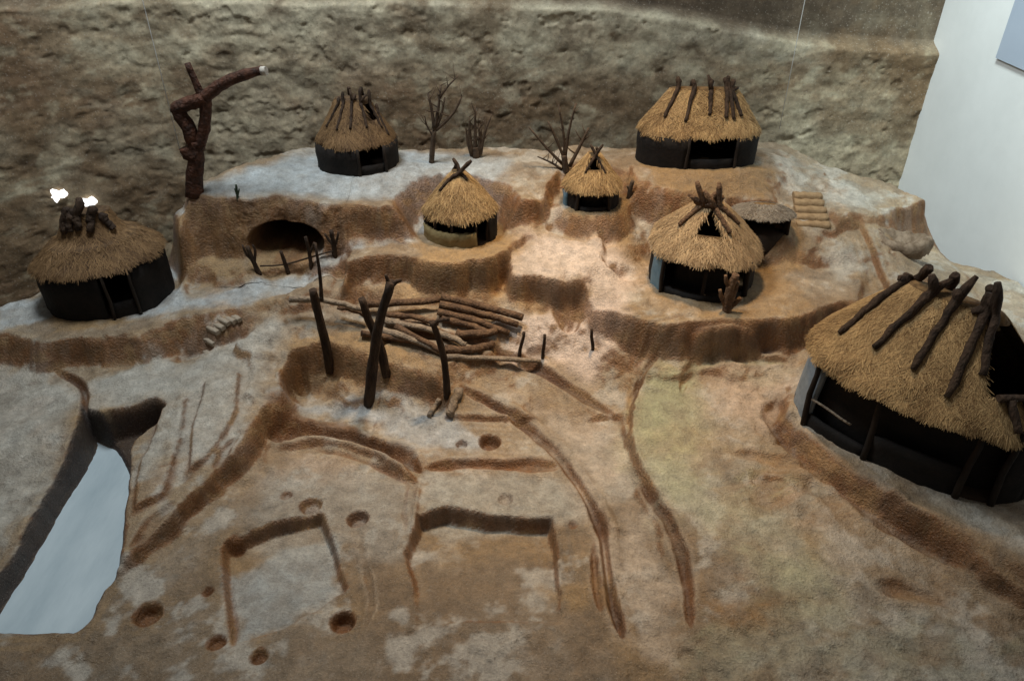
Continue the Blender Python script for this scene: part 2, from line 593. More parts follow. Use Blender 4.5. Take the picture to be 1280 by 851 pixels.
# slab between the channel and the sunk court
ledge([(345, 500, .06), (330, 520, .05), (266, 596, .04), (215, 643, .03), (148, 702, .02), (160, 578, .04), (206, 506, .05),
       (140, 480, .045), (250, 447, .055), (330, 410, .13), (354, 452, .11)], 0.018)
ledge([(-150, 430, .15), (0, 414, .15), (60, 428, .155), (120, 424, .155), (190, 412, .16), (225, 398, .16), (258, 396, .165),
       (300, 388, .17), (390, 352, .205), (380, 335, .215), (300, 346, .19), (210, 350, .18), (60, 368, .165), (-150, 385, .15)], 0.035)
# gentle slope right of the log pile, then the terrace carrying the pile, cut off by the round court
ledge([(560, 465, .05), (600, 474, .0), (650, 478, -.02), (700, 492, -.03), (745, 512, -.03), (772, 522, -.03), (782, 490, -.01), (792, 440, .06), (785, 410, .10),
       (700, 392, .15), (620, 395, .14)], 0.11, idw=True,
      extra=[(620, 420, .105), (700, 430, .06), (700, 460, .005), (750, 470, .0), (740, 490, -.025), (680, 480, -.02), (640, 455, .02)])
ledge([(345, 502, .06), (352, 456, .105), (372, 438, .12), (400, 430, .125), (440, 434, .12), (492, 454, .10), (545, 475, .06), (572, 470, .045),
       (605, 445, .085), (622, 405, .135), (560, 385, .165), (420, 378, .18), (335, 402, .145), (300, 440, .09)], 0.03)
# ground right of the court, one hand higher
ledge([(990, 445, .078), (862, 450, .072), (816, 466, .045), (796, 492, .035), (790, 530, .025), (800, 580, .015), (822, 628, .005),
       (850, 664, 0), (862, 722, -.005), (890, 790, -.02), (905, 880, -.03), (1400, 880, -.05), (1400, 720, 0), (1150, 640, .03),
       (1010, 545, .055)], 0.016)
# hut shelf in the right foreground
ledge([(984, 500, .085), (975, 520, .082), (1012, 556, .082), (1080, 602, .08), (1160, 645, .08), (1290, 725, .075), (1420, 700, .08),
       (1420, 480, .10), (1180, 420, .11), (1000, 470, .09)], 0.018)
# foot below the middle cliffs
ledge([(425, 366, .185), (520, 370, .18), (612, 374, .18), (660, 392, .155), (738, 394, .15), (770, 422, .11), (830, 440, .085),
       (900, 443, .082), (1015, 440, .085), (1015, 400, .10), (900, 400, .10), (760, 380, .15), (640, 345, .2), (430, 340, .21)], 0.11, idw=True)
ledge([(205, 354, .175), (300, 350, .18), (380, 328, .24), (430, 306, .29), (520, 293, .33), (600, 276, .37), (590, 250, .38),
       (420, 280, .29), (300, 310, .2), (205, 310, .19)], 0.03)
# middle shelves
ledge([(425, 340, .30), (440, 324, .315), (500, 321, .32), (560, 328, .318), (606, 326, .318), (640, 308, .32), (664, 276, .345),
       (520, 294, .33), (440, 306, .295)], 0.022)
ledge([(630, 360, .255), (644, 352, .265), (664, 347, .27), (704, 349, .27), (752, 348, .268), (764, 332, .28), (740, 306, .30),
       (690, 288, .315), (650, 310, .31), (640, 336, .285)], 0.024)
ledge([(748, 384, .205), (790, 396, .22), (850, 404, .222), (900, 406, .222), (960, 398, .225), (1012, 390, .225), (1064, 374, .232), (1084, 335, .245), (1010, 335, .262),
       (900, 325, .27), (820, 325, .265), (790, 345, .25), (758, 366, .22)], 0.022)
# back plateau: left half ends in the cave cliff, right half in a low step
ledge([(212, 256, .455), (228, 246, .46), (262, 244, .465), (305, 247, .465), (350, 243, .466), (405, 247, .465), (470, 253, .46),
       (525, 254, .455), (580, 256, .44), (640, 262, .40), (668, 258, .40), (690, 225, .43), (700, 176, .50), (520, 181, .495),
       (400, 181, .49), (330, 199, .48), (240, 231, .47)], 0.032)
ledge([(786, 236, .42), (812, 233, .435), (850, 237, .44), (905, 243, .44), (960, 248, .445), (1040, 262, .40), (1090, 266, .365),
       (1152, 262, .33), (1118, 239, .36), (1058, 210, .42), (970, 164, .50), (830, 171, .50), (790, 210, .455)], 0.032)
# pale slope running down from the plateau corner to the left hut
ledge([(214, 258, .45), (226, 242, .462), (172, 288, .33), (140, 325, .23), (206, 346, .19), (212, 300, .32)], 0.03, idw=True)
# ramp of the clay stairs
ledge([(974, 288, .335), (1042, 288, .335), (1030, 244, .40), (974, 244, .40)], 0.012)
# hollow in front of the half-buried shelter
ledge([(912, 262, .36), (985, 268, .36), (985, 296, .345), (920, 300, .345)], 0.02)
# scooped hollows
ledge([(748, 300, .285), (790, 292, .30), (820, 300, .29), (800, 325, .262), (760, 325, .265)], 0.03)
ledge([(690, 292, .30), (722, 284, .315), (742, 296, .305), (735, 306, .295)], 0.03)
# hull: the model ends behind the plateau and on the left
OUT = [(-260, 386, .14), (0, 386, .15), (56, 366, .165), (92, 336, .21), (168, 290, .325), (238, 231, .47), (330, 199, .485),
       (400, 181, .49), (520, 181, .497), (700, 175, .505), (830, 170, .505), (970, 163, .505), (1058, 209, .43), (1120, 238, .37),
       (1154, 258, .33), (1170, 295, .22), (1220, 330, .13), (1300, 372, .11), (1420, 440, .10), (1420, 980, 0), (-500, 980, 0)]
pts_ = [P(*q) for q in OUT]
m_out = sstep((sdist(GX, GY, [(p[0], p[1]) for p in pts_]) + WARP * 1.2 + 0.10) / 0.10)
Z = Z * m_out - 0.55 * (1 - m_out)

# level building ground under every hut
for fx0, fx1, brow, gz_, rr_ in ((60, 210, 400, .165, .20), (397, 500, 221, .475, .16), (528, 622, 310, .318, .135), (705, 775, 265, .382, .105), (802, 950, 213, .468, .14),
                                 (810, 940, 378, .228, .172)):
    yf_ = P(640, brow, gz_)[1]
    dd_ = (yf_ + rr_) * math.cos(THETA) + (CAM_H - gz_) * math.sin(THETA)
    cx_ = ((fx0 + fx1) / 2 - 640) / F_PX * dd_
    hw_ = (fx1 - fx0) / 2 / F_PX * dd_
    q_ = np.hypot((GX - cx_) / hw_, (GY - yf_ - rr_) / rr_)
    m_ = sstep((1.36 - q_) / .26) if fx0 == 60 else sstep((1.75 - q_) / .65)
    Z = Z * (1 - m_) + gz_ * m_
# --- gentle modelling by hand ---
def ridged(scale, seed, octs):
    s_, a_ = 0, 1.0
    for k in range(octs):
        s_ = s_ + a_ * (1 - 2.2 * np.abs(vnoise(GX * math.cos(k + .4) + GY * math.sin(k + .4), -GX * math.sin(k + .4) + GY * math.cos(k + .4), scale / 2 ** k, seed + k)))
        a_ *= .55
    return s_


ROUGH = np.clip(.65 + .9 * fbm(GX, GY, .3, 801, 3), .2, 1.6)          # trodden here, chipped there
Z = Z + fbm(GX, GY, 0.30, 5, 3) * 0.006 + fbm(GX, GY, 0.06, 21, 4) * 0.003
Z = Z + ROUGH * (ridged(.12, 811, 4) * 0.0034 + ridged(.035, 821, 3) * 0.0016)
chip = fbm(GX, GY, .05, 831, 4, .6)
Z = Z - ROUGH * .0045 * sstep((chip - .25) / .12)                      # flaked-off plaster

gxx = np.hypot(np.gradient(Z, STEP, axis=0), np.gradient(Z, STEP, axis=1))
Z = Z + fbm(GX, GY * .5, 0.05, 91, 4, .6) * 0.008 * sstep((gxx - .25) / 1.2)


def heal(px, py, z, r, n=40):
    """rub a lump smooth by hand"""
    global Z
    p = P(px, py, z)
    i0, i1 = np.searchsorted(gx, (p[0] - 2 * r, p[0] + 2 * r))
    j0, j1 = np.searchsorted(gy, (p[1] - 2 * r, p[1] + 2 * r))
    S = Z[i0:i1, j0:j1]
    T = S.copy()
    for _ in range(n):
        for ax in (0, 1):
            q = np.pad(T, [(3, 3) if k == ax else (0, 0) for k in (0, 1)], mode='edge')
            T = (q[6:] + q[:-6] + T if ax == 0 else q[:, 6:] + q[:, :-6] + T) / 3
    d = np.hypot(GX[i0:i1, j0:j1] - p[0], GY[i0:i1, j0:j1] - p[1])
    m = sstep((r * 1.6 - d) / (r * .8))
    Z[i0:i1, j0:j1] = S * (1 - m) + T * m


heal(705, 492, -.01, .10)
heal(640, 400, .14, .05, 20)
heal(760, 372, .2, .07, 25)
# --- the long sunk channel on the left ---
CH = [(104, 512, .03), (135, 528, .03), (158, 556, .03), (162, 578, .03), (152, 690, .0), (128, 745, -.03), (104, 790, -.03),
      (40, 793, -.03), (-60, 800, -.03), (-80, 830, -.02), (0, 722, -.02), (38, 652, -.005), (72, 590, .01), (98, 538, .03)]
pts_ = [P(*q)[:2] for q in CH]
pts_ = smooth_line(pts_ + [pts_[0]], 5)[:-1]
sd_ch = sdist(GX, GY, [(p[0], p[1]) for p in pts_]) + WARP * 0.35
m_ch = sstep(sd_ch / 0.013)
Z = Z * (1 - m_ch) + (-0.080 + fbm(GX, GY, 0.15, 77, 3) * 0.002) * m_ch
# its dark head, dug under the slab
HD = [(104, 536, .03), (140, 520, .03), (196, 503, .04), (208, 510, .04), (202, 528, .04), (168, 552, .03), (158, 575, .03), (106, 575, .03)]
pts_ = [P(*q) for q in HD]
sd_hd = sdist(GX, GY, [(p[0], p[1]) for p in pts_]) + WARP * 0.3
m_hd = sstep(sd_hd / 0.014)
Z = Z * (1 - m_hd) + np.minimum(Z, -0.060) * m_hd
# fissure running up from the channel
carve([(102, 530, .04), (107, 495, .04), (96, 478, .04), (70, 468, .04)], 0.012, 0.02, paint=DBROWN)

# --- cuts and banks of the excavated court ---
carve([(330, 552), (365, 540), (410, 542), (460, 556), (500, 574), (528, 592)], 0.030, 0.034, paint=DBROWN * 1.2, pw=1.3)
carve([(345, 562), (390, 553), (440, 560), (485, 580), (522, 606)], 0.016, -0.022)
carve([(392, 560), (440, 572), (480, 590), (515, 610)], 0.007, 0.008, paint=BROWN)
carve([(530, 586), (580, 580), (640, 581), (702, 585)], 0.022, 0.018, paint=BROWN * 1.25)
carve([(524, 604), (519, 640), (516, 684)], 0.011, -0.018)
carve([(511, 606), (506, 640), (508, 668)], 0.008, 0.010, paint=BROWN)
carve([(468, 500), (484, 477), (520, 469), (590, 471), (660, 479), (712, 499), (776, 533)], 0.013, 0.016, paint=DBROWN * 1.3)
carve([(574, 502), (630, 521), (672, 546), (706, 582), (735, 626), (752, 664), (757, 700), (764, 745), (780, 802)], 0.014, 0.020, paint=DBROWN * 1.5)
carve([(592, 500), (640, 515), (690, 542), (722, 580), (752, 625), (768, 664), (776, 720)], 0.010, -0.008)
carve([(742, 672), (744, 720), (752, 768)], 0.009, 0.018, paint=BROWN)
carve([(757, 680), (764, 740), (778, 798)], 0.010, 0.012, paint=DBROWN)
carve([(750, 680), (753, 730), (756, 770)], 0.007, -0.010)
# rooms
r1 = ledge([(284, 694, -.078), (340, 672, -.078), (405, 655, -.078), (414, 690, -.062), (440, 742, -.055), (400, 768, -.05), (335, 798, -.045),
            (290, 815, -.045)], 0.008, inward=True, warp=.5)
r2 = ledge([(526, 664, -.088), (560, 654, -.088), (612, 662, -.088), (690, 664, -.085), (696, 720, -.06), (704, 780, -.032), (520, 780, -.032),
            (508, 700, -.06)], 0.010, inward=True, warp=.5)
carve([(418, 680), (428, 712), (436, 745)], 0.007, -0.006)
carve([(283, 700), (285, 740), (290, 775), (291, 812)], 0.007, 0.010, paint=BROWN * 1.2)
carve([(450, 662), (458, 710), (465, 750), (455, 790)], 0.007, 0.006, paint=UMBER)
# round-topped bank and cracks on the slab
for slab_ in ([(204, 516, .05), (238, 503, .05), (222, 560, .05), (206, 618, .04), (164, 640, .03), (178, 580, .04)],
              [(258, 488, .055), (302, 468, .08), (296, 520, .06), (262, 572, .045), (236, 596, .04), (244, 540, .05)]):
    sd_ = sdist(GX, GY, [P(*q)[:2] for q in slab_]) + WARP * .35
    Z = Z + .020 * sstep(sd_ / .010 + .5)
    PAINTED.append((np.exp(-((sd_ + .006) / .008) ** 2) * .55, BROWN))
carve([(182, 593, .04), (224, 583, .04)], 0.006, 0.008, paint=BROWN, ps=.7)
carve([(268, 592, .03), (285, 560, .05), (300, 548, .05)], 0.022, 0.022, paint=BROWN)
carve([(163, 690, .0), (190, 655, .02), (222, 625, .03)], 0.016, 0.020, paint=BROWN)
# contour banks on the right
carve([(850, 500, .03), (858, 478, .04), (890, 464, .05), (985, 462, .06)], 0.014, 0.012, paint=GREEN * .75, ps=.6)
carve([(912, 566, .03), (960, 572, .03), (1022, 584, .04)], 0.016, 0.012, paint=BROWN * 1.3, ps=.7)
carve([(905, 582, .03), (960, 590, .03), (1030, 592, .04)], 0.012, -0.010)
carve([(975, 490, .07), (968, 518, .07), (1000, 556, .06), (1050, 600, .05), (1110, 640, .05), (1200, 690, .04), (1300, 750, .03)], 0.026, 0.022,
      paint=DBROWN * 1.4, ps=.85)
carve([(1030, 592, .05), (1075, 625, .05), (1120, 655, .04)], 0.010, -0.010)
carve([(1090, 738, -.02), (1140, 745, -.02), (1190, 760, -.02)], 0.03, 0.012, paint=BROWN, ps=.8)
carve([(985, 449, .075), (905, 449, .075), (860, 452, .07), (818, 464, .05), (795, 488, .035), (787, 520, .02), (789, 552, .02), (800, 588, .012), (822, 632, .0),
       (846, 672, 0), (858, 720, -.01), (864, 790, -.025)], 0.011, 0.014, paint=DBROWN * 1.5, ps=.9)
carve([(788, 478, .03), (786, 520, .02), (789, 552, .02)], 0.007, 0.008, paint=OCHRE, ps=.9)
carve([(790, 470, .04), (815, 455, .05), (850, 447, .055)], 0.010, 0.010, paint=BROWN * 1.2, ps=.8)

for a in ((612, 552, 13, .035), (577, 555, 7, .018), (447, 648, 13, .03), (388, 634, 12, .022), (358, 619, 6, .015), (183, 767, 15, .035),
          (260, 739, 8, .018), (270, 803, 9, .02), (325, 820, 10, .02), (428, 777, 14, .035), (632, 624, 9, .010), (376, 483, 9, .025),
          (716, 655, 7, .010), (298, 688, 8, .010)):
    hole(*a)
# heaps of packed earth under the huts and below the log terrace
K = np.array([0, 1, 3, 1, 0]) / 5.0
for _ in range(1):
    for ax in (0, 1):
        Zp = np.pad(Z, [(2, 2) if k == ax else (0, 0) for k in (0, 1)], mode='edge')
        Z = sum(K[q] * (Zp[q:q + Z.shape[0], :] if ax == 0 else Zp[:, q:q + Z.shape[1]]) for q in range(5))
# --- paint ---
gz_x = np.gradient(Z, STEP, axis=0)
gz_y = np.gradient(Z, STEP, axis=1)
slope = np.hypot(gz_x, gz_y)
n1 = fbm(GX, GY, 0.45, 61, 4)
n2 = fbm(GX, GY, 0.16, 71, 5, .6)
n3 = fbm(GX, GY, 0.035, 81, 4, .6)
fz = fbm(GX * 1.0 + GY * .25, Z * 1.3 + GY * .5, 0.06, 85, 5, .65)      # blotches that run over steep faces without stretching
paint = PALE[None, None, :] * np.ones(GX.shape + (1,))


def mixin(mask, c):
    global paint
    mask = np.clip(mask, 0, 1)[..., None]
    paint = paint * (1 - mask) + np.asarray(c) * mask


mixin(sstep((n1 + .15) / .6) * .8, COOL)
mixin(sstep((n2 - .10) / .5) * .55, PINK)
mixin(sstep((n2 * .6 + n3 * .6 - .15) / .5) * .40, UMBER)
mixin(sstep((-n2 * .5 + n3 - .35) / .4) * .45, np.array([.50, .465, .40]))
# foreground is painted a darker, dull brown
FORE = [(-60, 720, -.03), (200, 690, -.03), (330, 600, -.03), (520, 620, -.03), (760, 640, -.03), (870, 720, -.03), (1300, 780, -.03), (1500, 980, -.03),
        (-500, 980, -.03)]
pf = [P(*q) for q in FORE]
sdf = sdist(GX, GY, [(p[0], p[1]) for p in pf])
mixin(sstep(sdf / .32 + .5) * (.76 + .25 * n2), UMBER * .86)
g1 = fbm(GX, GY, 0.11, 661, 5, .65)
# earth washed out below every step
near = slope.copy()
for _ in range(3):
    for ax in (0, 1):
        near = (near + np.roll(near, 5, ax) + np.roll(near, -5, ax)) / 3
mixin(sstep((near - .16 + n3 * .08 + g1 * .08) / .5) * .55, OCHRE * .85)
# earth shows wherever the plaster is cut steeply
sl = slope + fz * .25 + n2 * .10
mixin(sstep((sl + .15 * g1 - .52) / .45) * .9, BROWN * 1.25)
mixin(sstep((sl - 1.0) / 1.2) * sstep((fz + .1) / .5) * .85, BROWN * .7)
mixin(sstep((sl - .9) / 1.0) * sstep((-fz - .05) / .4) * .65, OCHRE)
# brown aprons round the huts and at cliff feet
patch([(60, 392, .16), (70, 415, .16), (150, 412, .16), (215, 380, .17), (236, 352, .18), (200, 350, .18), (100, 350, .17)], OCHRE * .8, .9, .02)
patch([(388, 208, .47), (405, 222, .47), (455, 236, .465), (505, 222, .47), (512, 205, .475), (450, 195, .48)], OCHRE * .85, .95, .015)
patch([(510, 306, .32), (530, 322, .318), (590, 326, .318), (645, 312, .32), (650, 296, .33), (570, 285, .335)], OCHRE, .9, .02)
patch([(696, 258, .385), (710, 280, .37), (760, 284, .365), (796, 268, .38), (785, 250, .39), (735, 248, .39)], OCHRE, .95, .015)
patch([(796, 200, .465), (804, 224, .455), (880, 238, .445), (955, 236, .445), (966, 212, .46), (880, 195, .47)], OCHRE * .85, .95, .018)
patch([(822, 352, .235), (822, 378, .225), (870, 396, .22), (940, 402, .222), (1010, 384, .225), (985, 350, .25), (950, 330, .26), (900, 335, .26)],
      OCHRE * .95, .7, .03)
patch([(925, 296, .345), (975, 312, .335), (1003, 308, .34), (1002, 280, .36), (985, 262, .37), (915, 268, .36)], OCHRE, .95, .012)
patch([(210, 348, .18), (300, 358, .175), (385, 330, .235), (345, 315, .225), (240, 318, .2)], OCHRE * .9, .9, .02)
patch([(352, 478, -.03), (362, 500, -.03), (400, 498, -.03), (470, 494, -.03), (545, 495, -.03), (480, 470, -.03), (400, 464, -.03)], OCHRE * 1.05, .85, .02)
patch([(112, 578, -.155), (118, 602, -.155), (150, 600, -.155), (165, 578, -.155)], OCHRE * .9, .9, .02)
patch([(430, 372, .18), (520, 380, .18), (620, 385, .175), (650, 398, .15), (740, 402, .145), (740, 385, .15), (520, 362, .18)], OCHRE * 1.15, .7, .03)
patch([(530, 668, -.07), (560, 705, -.06), (620, 690, -.06), (688, 688, -.06), (690, 666, -.07)], OCHRE * .9, .42, .025)
patch([(285, 692, -.06), (295, 716, -.06), (405, 675, -.06), (405, 658, -.06)], OCHRE * .85, .7, .015)
patch([(700, 735, -.03), (712, 765, -.03), (742, 762, -.03), (742, 725, -.03)], OCHRE * .8, .8, .02)
patch([(878, 756, -.02), (930, 748, -.02), (1010, 752, -.02), (975, 785, -.02), (905, 800, -.02)], np.array([.22, .125, .05]), .85, .03)
patch([(770, 812, -.03), (830, 795, -.03), (845, 870, -.03), (780, 870, -.03)], OCHRE * .8, .7, .04)
patch([(800, 545, .02), (880, 548, .03), (900, 560, .03), (880, 572, .03), (810, 568, .01)], OCHRE * .95, .7, .03)
patch([(850, 588, .01), (950, 598, .02), (1060, 610, .02), (1180, 690, .0), (1300, 800, -.02), (1300, 740, 0), (1060, 590, .03), (900, 575, .02)], np.array([.25, .155, .075]), .75, .05)
patch([(930, 690, -.01), (1100, 700, -.01), (1200, 760, -.02), (1100, 735, -.02)], np.array([.24, .15, .07]), .5, .05)
patch([(792, 510, .03), (800, 486, .045), (860, 470, .07), (985, 466, .07), (960, 476, .07), (870, 482, .05), (830, 530, .03), (800, 540, .02)], GREEN, .8, .03)
patch([(810, 590, .01), (930, 620, .01), (1040, 680, 0), (1000, 700, 0), (860, 660, 0)], GREEN * 1.05, .45, .06)
patch([(880, 470, .05), (985, 466, .06), (990, 500, .06), (960, 540, .05), (880, 520, .04)], PINK, .6, .05)
patch([(340, 520, -.03), (420, 520, -.03), (530, 576, -.03), (528, 590, -.03), (440, 550, -.03), (336, 545, -.03)], BROWN, .75, .015)
patch([(385, 500, -.03), (520, 500, -.03), (570, 520, -.03), (590, 560, -.03), (470, 530, -.03), (350, 518, -.03)], COOL, .6, .04)
patch([(540, 595, -.03), (690, 596, -.03), (720, 640, -.03), (690, 655, -.03), (545, 645, -.03)], COOL * 1.1, .7, .03)
patch([(290, 720, -.05), (405, 680, -.05), (435, 740, -.05), (295, 808, -.045)], np.array([.36, .37, .345]), .7, .02)
patch([(660, 300, .3), (760, 300, .3), (800, 340, .26), (740, 470, .06), (660, 440, .08), (650, 400, .14), (760, 395, .14)], np.array([.60, .47, .37]), .85, .06)  # warm pool of lamp light painted onto the middle ground
patch([(600, 405, .12), (780, 405, .11), (785, 455, .05), (640, 452, .06)], np.array([.58, .46, .37]), .8, .03)  # same painted light pool, in front by the logs
patch([(680, 296, .31), (770, 320, .28), (760, 345, .27), (640, 345, .28)], np.array([.62, .50, .40]), .8, .03)  # same painted light pool, its palest part
patch([(230, 240, .47), (400, 185, .49), (520, 185, .49), (640, 200, .47), (600, 250, .43), (300, 243, .468)], COOL_LIT, .75, .04)  # cool light on the back plateau painted into the ground
patch([(180, 285, .33), (236, 234, .47), (216, 250, .45), (208, 345, .2), (240, 372, .175), (420, 330, .25), (520, 300, .33), (430, 318, .28),
       (300, 380, .175), (150, 400, .165), (206, 340, .2)], COOL_LIT, .7, .03)
patch([(0, 380, .15), (60, 372, .16), (60, 400, .155), (0, 412, .15)], COOL_LIT, .7, .02)
patch([(120, 480, .045), (250, 450, .05), (340, 420, .12), (300, 450, .07), (210, 500, .05)], COOL, .6, .04)
GREY = np.array([.43, .405, .345])
patch([(112, 482, .045), (200, 462, .045), (262, 448, .05), (345, 415, .12), (348, 470, .09), (330, 505, .055), (262, 585, .04), (215, 560, .045), (170, 590, .04), (205, 500, .05)], GREY, .7, .05, 4)
patch([(-60, 470, .03), (60, 470, .035), (100, 500, .03), (60, 590, .01), (-60, 760, -.02)], GREY * .92, .6, .05, 4)
patch([(360, 505, -.03), (470, 500, -.03), (560, 515, -.03), (600, 560, -.03), (520, 565, -.03), (430, 525, -.03), (345, 520, -.03)], np.array([.40, .405, .395]), .75, .03, 3)
patch([(620, 500, -.03), (700, 510, -.03), (770, 545, -.02), (790, 620, -.02), (830, 720, -.03), (820, 820, -.03), (785, 780, -.03), (765, 660, -.03), (700, 560, -.03)], np.array([.46, .375, .285]), .6, .05, 4)
patch([(330, 590, -.03), (500, 600, -.03), (500, 690, -.03), (440, 660, -.03), (300, 660, -.03)], GREY * .85, .5, .06, 4)
patch([(820, 600, .0), (950, 640, 0), (1100, 700, -.02), (1050, 730, -.02), (880, 690, -.01)], GREY * .95, .35, .06, 5)
patch([(800, 485, .04), (880, 476, .06), (900, 540, .04), (880, 620, .01), (960, 690, 0), (1040, 740, -.02), (930, 700, -.01), (850, 650, 0), (808, 570, .01)], GREEN * 1.15, .6, .10, 5)
patch([(905, 592, .02), (1000, 606, .03), (1100, 660, .02), (1200, 735, 0), (1290, 800, -.02), (1290, 830, -.03), (1150, 750, -.02), (1040, 670, .0), (900, 612, .01)], np.array([.26, .155, .07]), .6, .05, 4)
patch([(960, 640, .0), (1080, 700, -.01), (1180, 770, -.02), (1080, 735, -.02)], np.array([.28, .18, .085]), .5, .05, 4)
patch([(860, 540, .03), (960, 548, .05), (1000, 575, .05), (900, 580, .03)], np.array([.33, .215, .10]), .5, .05, 4)
patch([(900, 790, -.03), (1060, 770, -.03), (1250, 800, -.04), (1200, 860, -.05), (900, 860, -.04)], np.array([.30, .29, .21]), .5, .06, 5)
# brushed streaks of earth and green over the right foreground
RF = [(800, 560, .01), (1000, 560, .05), (1300, 760, 0), (1500, 980, -.03), (860, 980, -.03), (850, 700, -.01)]
pr_ = [P(*q) for q in RF]
m_rf = sstep(sdist(GX, GY, [(p[0], p[1]) for p in pr_]) / .25 + .5)
s1 = fbm(GX * .55 + GY * .45, (GY - GX * .55) * 2.4, 0.30, 601, 5, .6)
s2 = fbm(GX * .55 + GY * .45, (GY - GX * .55) * 2.0, 0.22, 641, 5, .6)
mixin(m_rf * sstep((s1 - .05) / .45) * .7, np.array([.25, .165, .085]))
mixin(m_rf * sstep((s2 - .15) / .4) * .6, np.array([.42, .41, .34]))
mixin(m_rf * sstep((-s1 - .25) / .4) * .55, GREEN)
# bare earth where plaster has flaked
mixin(ROUGH * sstep((chip - .27) / .10) * .42, UMBER)
# grime in soft blotches everywhere
g1 = fbm(GX, GY, 0.11, 661, 5, .65)
mixin(sstep((g1 + .4 * n1 - .05) / .5) * .5, UMBER)
k1 = fbm(GX * 1.5, GY * .8, 0.20, 681, 5, .6)
mixin(sstep((k1 - .12) / .45) * .42, UMBER * .95)
k2 = fbm(GX, GY * 1.3, 0.16, 691, 5, .6)
mid = np.exp(-((GY - 2.2) / .42) ** 2) * sstep((GX + 1.6) / .5)
mixin(mid * sstep((k2 - .02) / .4) * .45, OCHRE * 1.05)
mixin(sstep((-g1 - .15) / .4) * .6, np.array([.47, .43, .36]))
for mk, c in PAINTED:
    mixin(mk * (1 + .25 * n3), c * 1.0)
stp = sstep((sl + .2 * g1 - .85) / .6) * (1 - sstep((sd_ch + .03) / .02))
mixin(stp * .7, BROWN * (1.15 + .6 * fz[..., None]))
mixin(stp * sstep((fz - .12) / .35) * .6, OCHRE * .9)
# shade on the channel's left wall, put into the colour
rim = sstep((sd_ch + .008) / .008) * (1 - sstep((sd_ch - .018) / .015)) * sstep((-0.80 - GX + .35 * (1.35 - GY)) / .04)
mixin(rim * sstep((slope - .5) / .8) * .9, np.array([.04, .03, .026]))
mixin(sstep((sd_hd + .004) / .012) * .92, DBROWN * .45)  # hollow head painted near-black, its darkness put into the colour
paint = np.clip(paint * (1 + .10 * n3[..., None] + .08 * n2[..., None]), 0.01, 0.9)
BASE_Z, BASE_PAINT = Z.copy(), paint


def sample(A, x, y):
    i = np.clip((x - gx[0]) / STEP, 0, len(gx) - 1.001)
    j = np.clip((y - gy[0]) / STEP, 0, len(gy) - 1.001)
    i0, j0 = i.astype(int), j.astype(int)
    a, b = i - i0, j - j0
    if A.ndim == 3:
        a, b = a[..., None], b[..., None]
    return (A[i0, j0] * (1 - a) + A[i0 + 1, j0] * a) * (1 - b) + (A[i0, j0 + 1] * (1 - a) + A[i0 + 1, j0 + 1] * a) * b


CARVE_MASK = np.zeros_like(Z)


def pocket(px0, px1, y_lo, y_hi, cx_px, cz_row, hw_px, hh_px, zc, ycliff, depth, power=2.6):
    """re-lay the steep face as a finer sheet and push a hollow into it; the coarse ground under it is sunk out of the way"""
    global CARVE_MASK
    x0 = PY(px0, cz_row, ycliff)[0]
    x1 = PY(px1, cz_row, ycliff)[0]
    c = PY(cx_px, cz_row, ycliff)
    hx = abs(PY(cx_px + hw_px, cz_row, ycliff)[0] - c[0])
    hz = abs(PY(cx_px, cz_row - hh_px, ycliff)[2] - c[2])
    nu, nv = 150, 220
    xs = np.linspace(x0, x1, nu)
    V = np.zeros((nu, nv, 3))
    for i, x in enumerate(xs):
        ys = np.linspace(y_hi, y_lo, 900)
        zs = sample(BASE_Z, np.full_like(ys, x), ys)
        s = np.concatenate([[0], np.cumsum(np.hypot(np.diff(ys), np.diff(zs)))])
        t = np.linspace(0, s[-1], nv)
        V[i, :, 0] = x
        V[i, :, 1] = np.interp(t, s, ys)
        V[i, :, 2] = np.interp(t, s, zs)
    pc = sample(BASE_PAINT, V[..., 0], V[..., 1])
    # rough steep face, pushed-in mouth
    wob = fbm(V[..., 0] * 1.0, V[..., 2] * 1.0, 0.05, 401, 4)
    e = (np.abs((V[..., 0] - c[0]) / hx) ** power + np.abs((V[..., 2] - c[2]) / hz) ** power) ** (1 / power) + wob * 0.05
    edge = np.minimum.reduce([np.arange(nu)[:, None] * np.ones((1, nv)), np.arange(nu)[::-1][:, None] * np.ones((1, nv))])
    fade = sstep(edge / 12)
    face = sstep((y_hi - 0.1 - V[..., 1]) / 0.03) * fade
    push = sstep((1.06 - e) / 0.34)
    V[..., 1] += depth * push * fade + wob * 0.006 * face
    V[..., 2] += 0.0015
    V[..., 1] -= 0.0015
    ins = (GX > x0 + 0.018) & (GX < x1 - 0.018) & (GY > y_lo + 0.02) & (GY < y_hi - 0.02)
    CARVE_MASK = np.maximum(CARVE_MASK, ins.astype(float))
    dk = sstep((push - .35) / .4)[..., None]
    pc = pc * (1 - dk) + DBROWN * .12 * dk  # inside of the hollow painted near-black, its shade put into the colour
    return V.reshape(-1, 3), nu, nv, pc.reshape(-1, 3)


POCKETS = [pocket(285, 440, 2.33, 2.82, 364, 296, 45, 20, 0, 2.50, 0.44)]

Zc = np.where(CARVE_MASK > 0, Z - 0.35, Z)
V = np.stack([GX, GY, Zc], -1).reshape(-1, 3)
keep = ((m_out > 0.02) & (CARVE_MASK < .5))[:-1, :-1]
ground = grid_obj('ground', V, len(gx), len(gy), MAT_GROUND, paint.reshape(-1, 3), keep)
ground['kind'] = 'structure'
for Vp, nu, nv, pc in POCKETS:
    g = grid_obj('cave_cliff', Vp, nu, nv, MAT_GROUND, pc, flip=True)
    g['kind'] = 'structure'

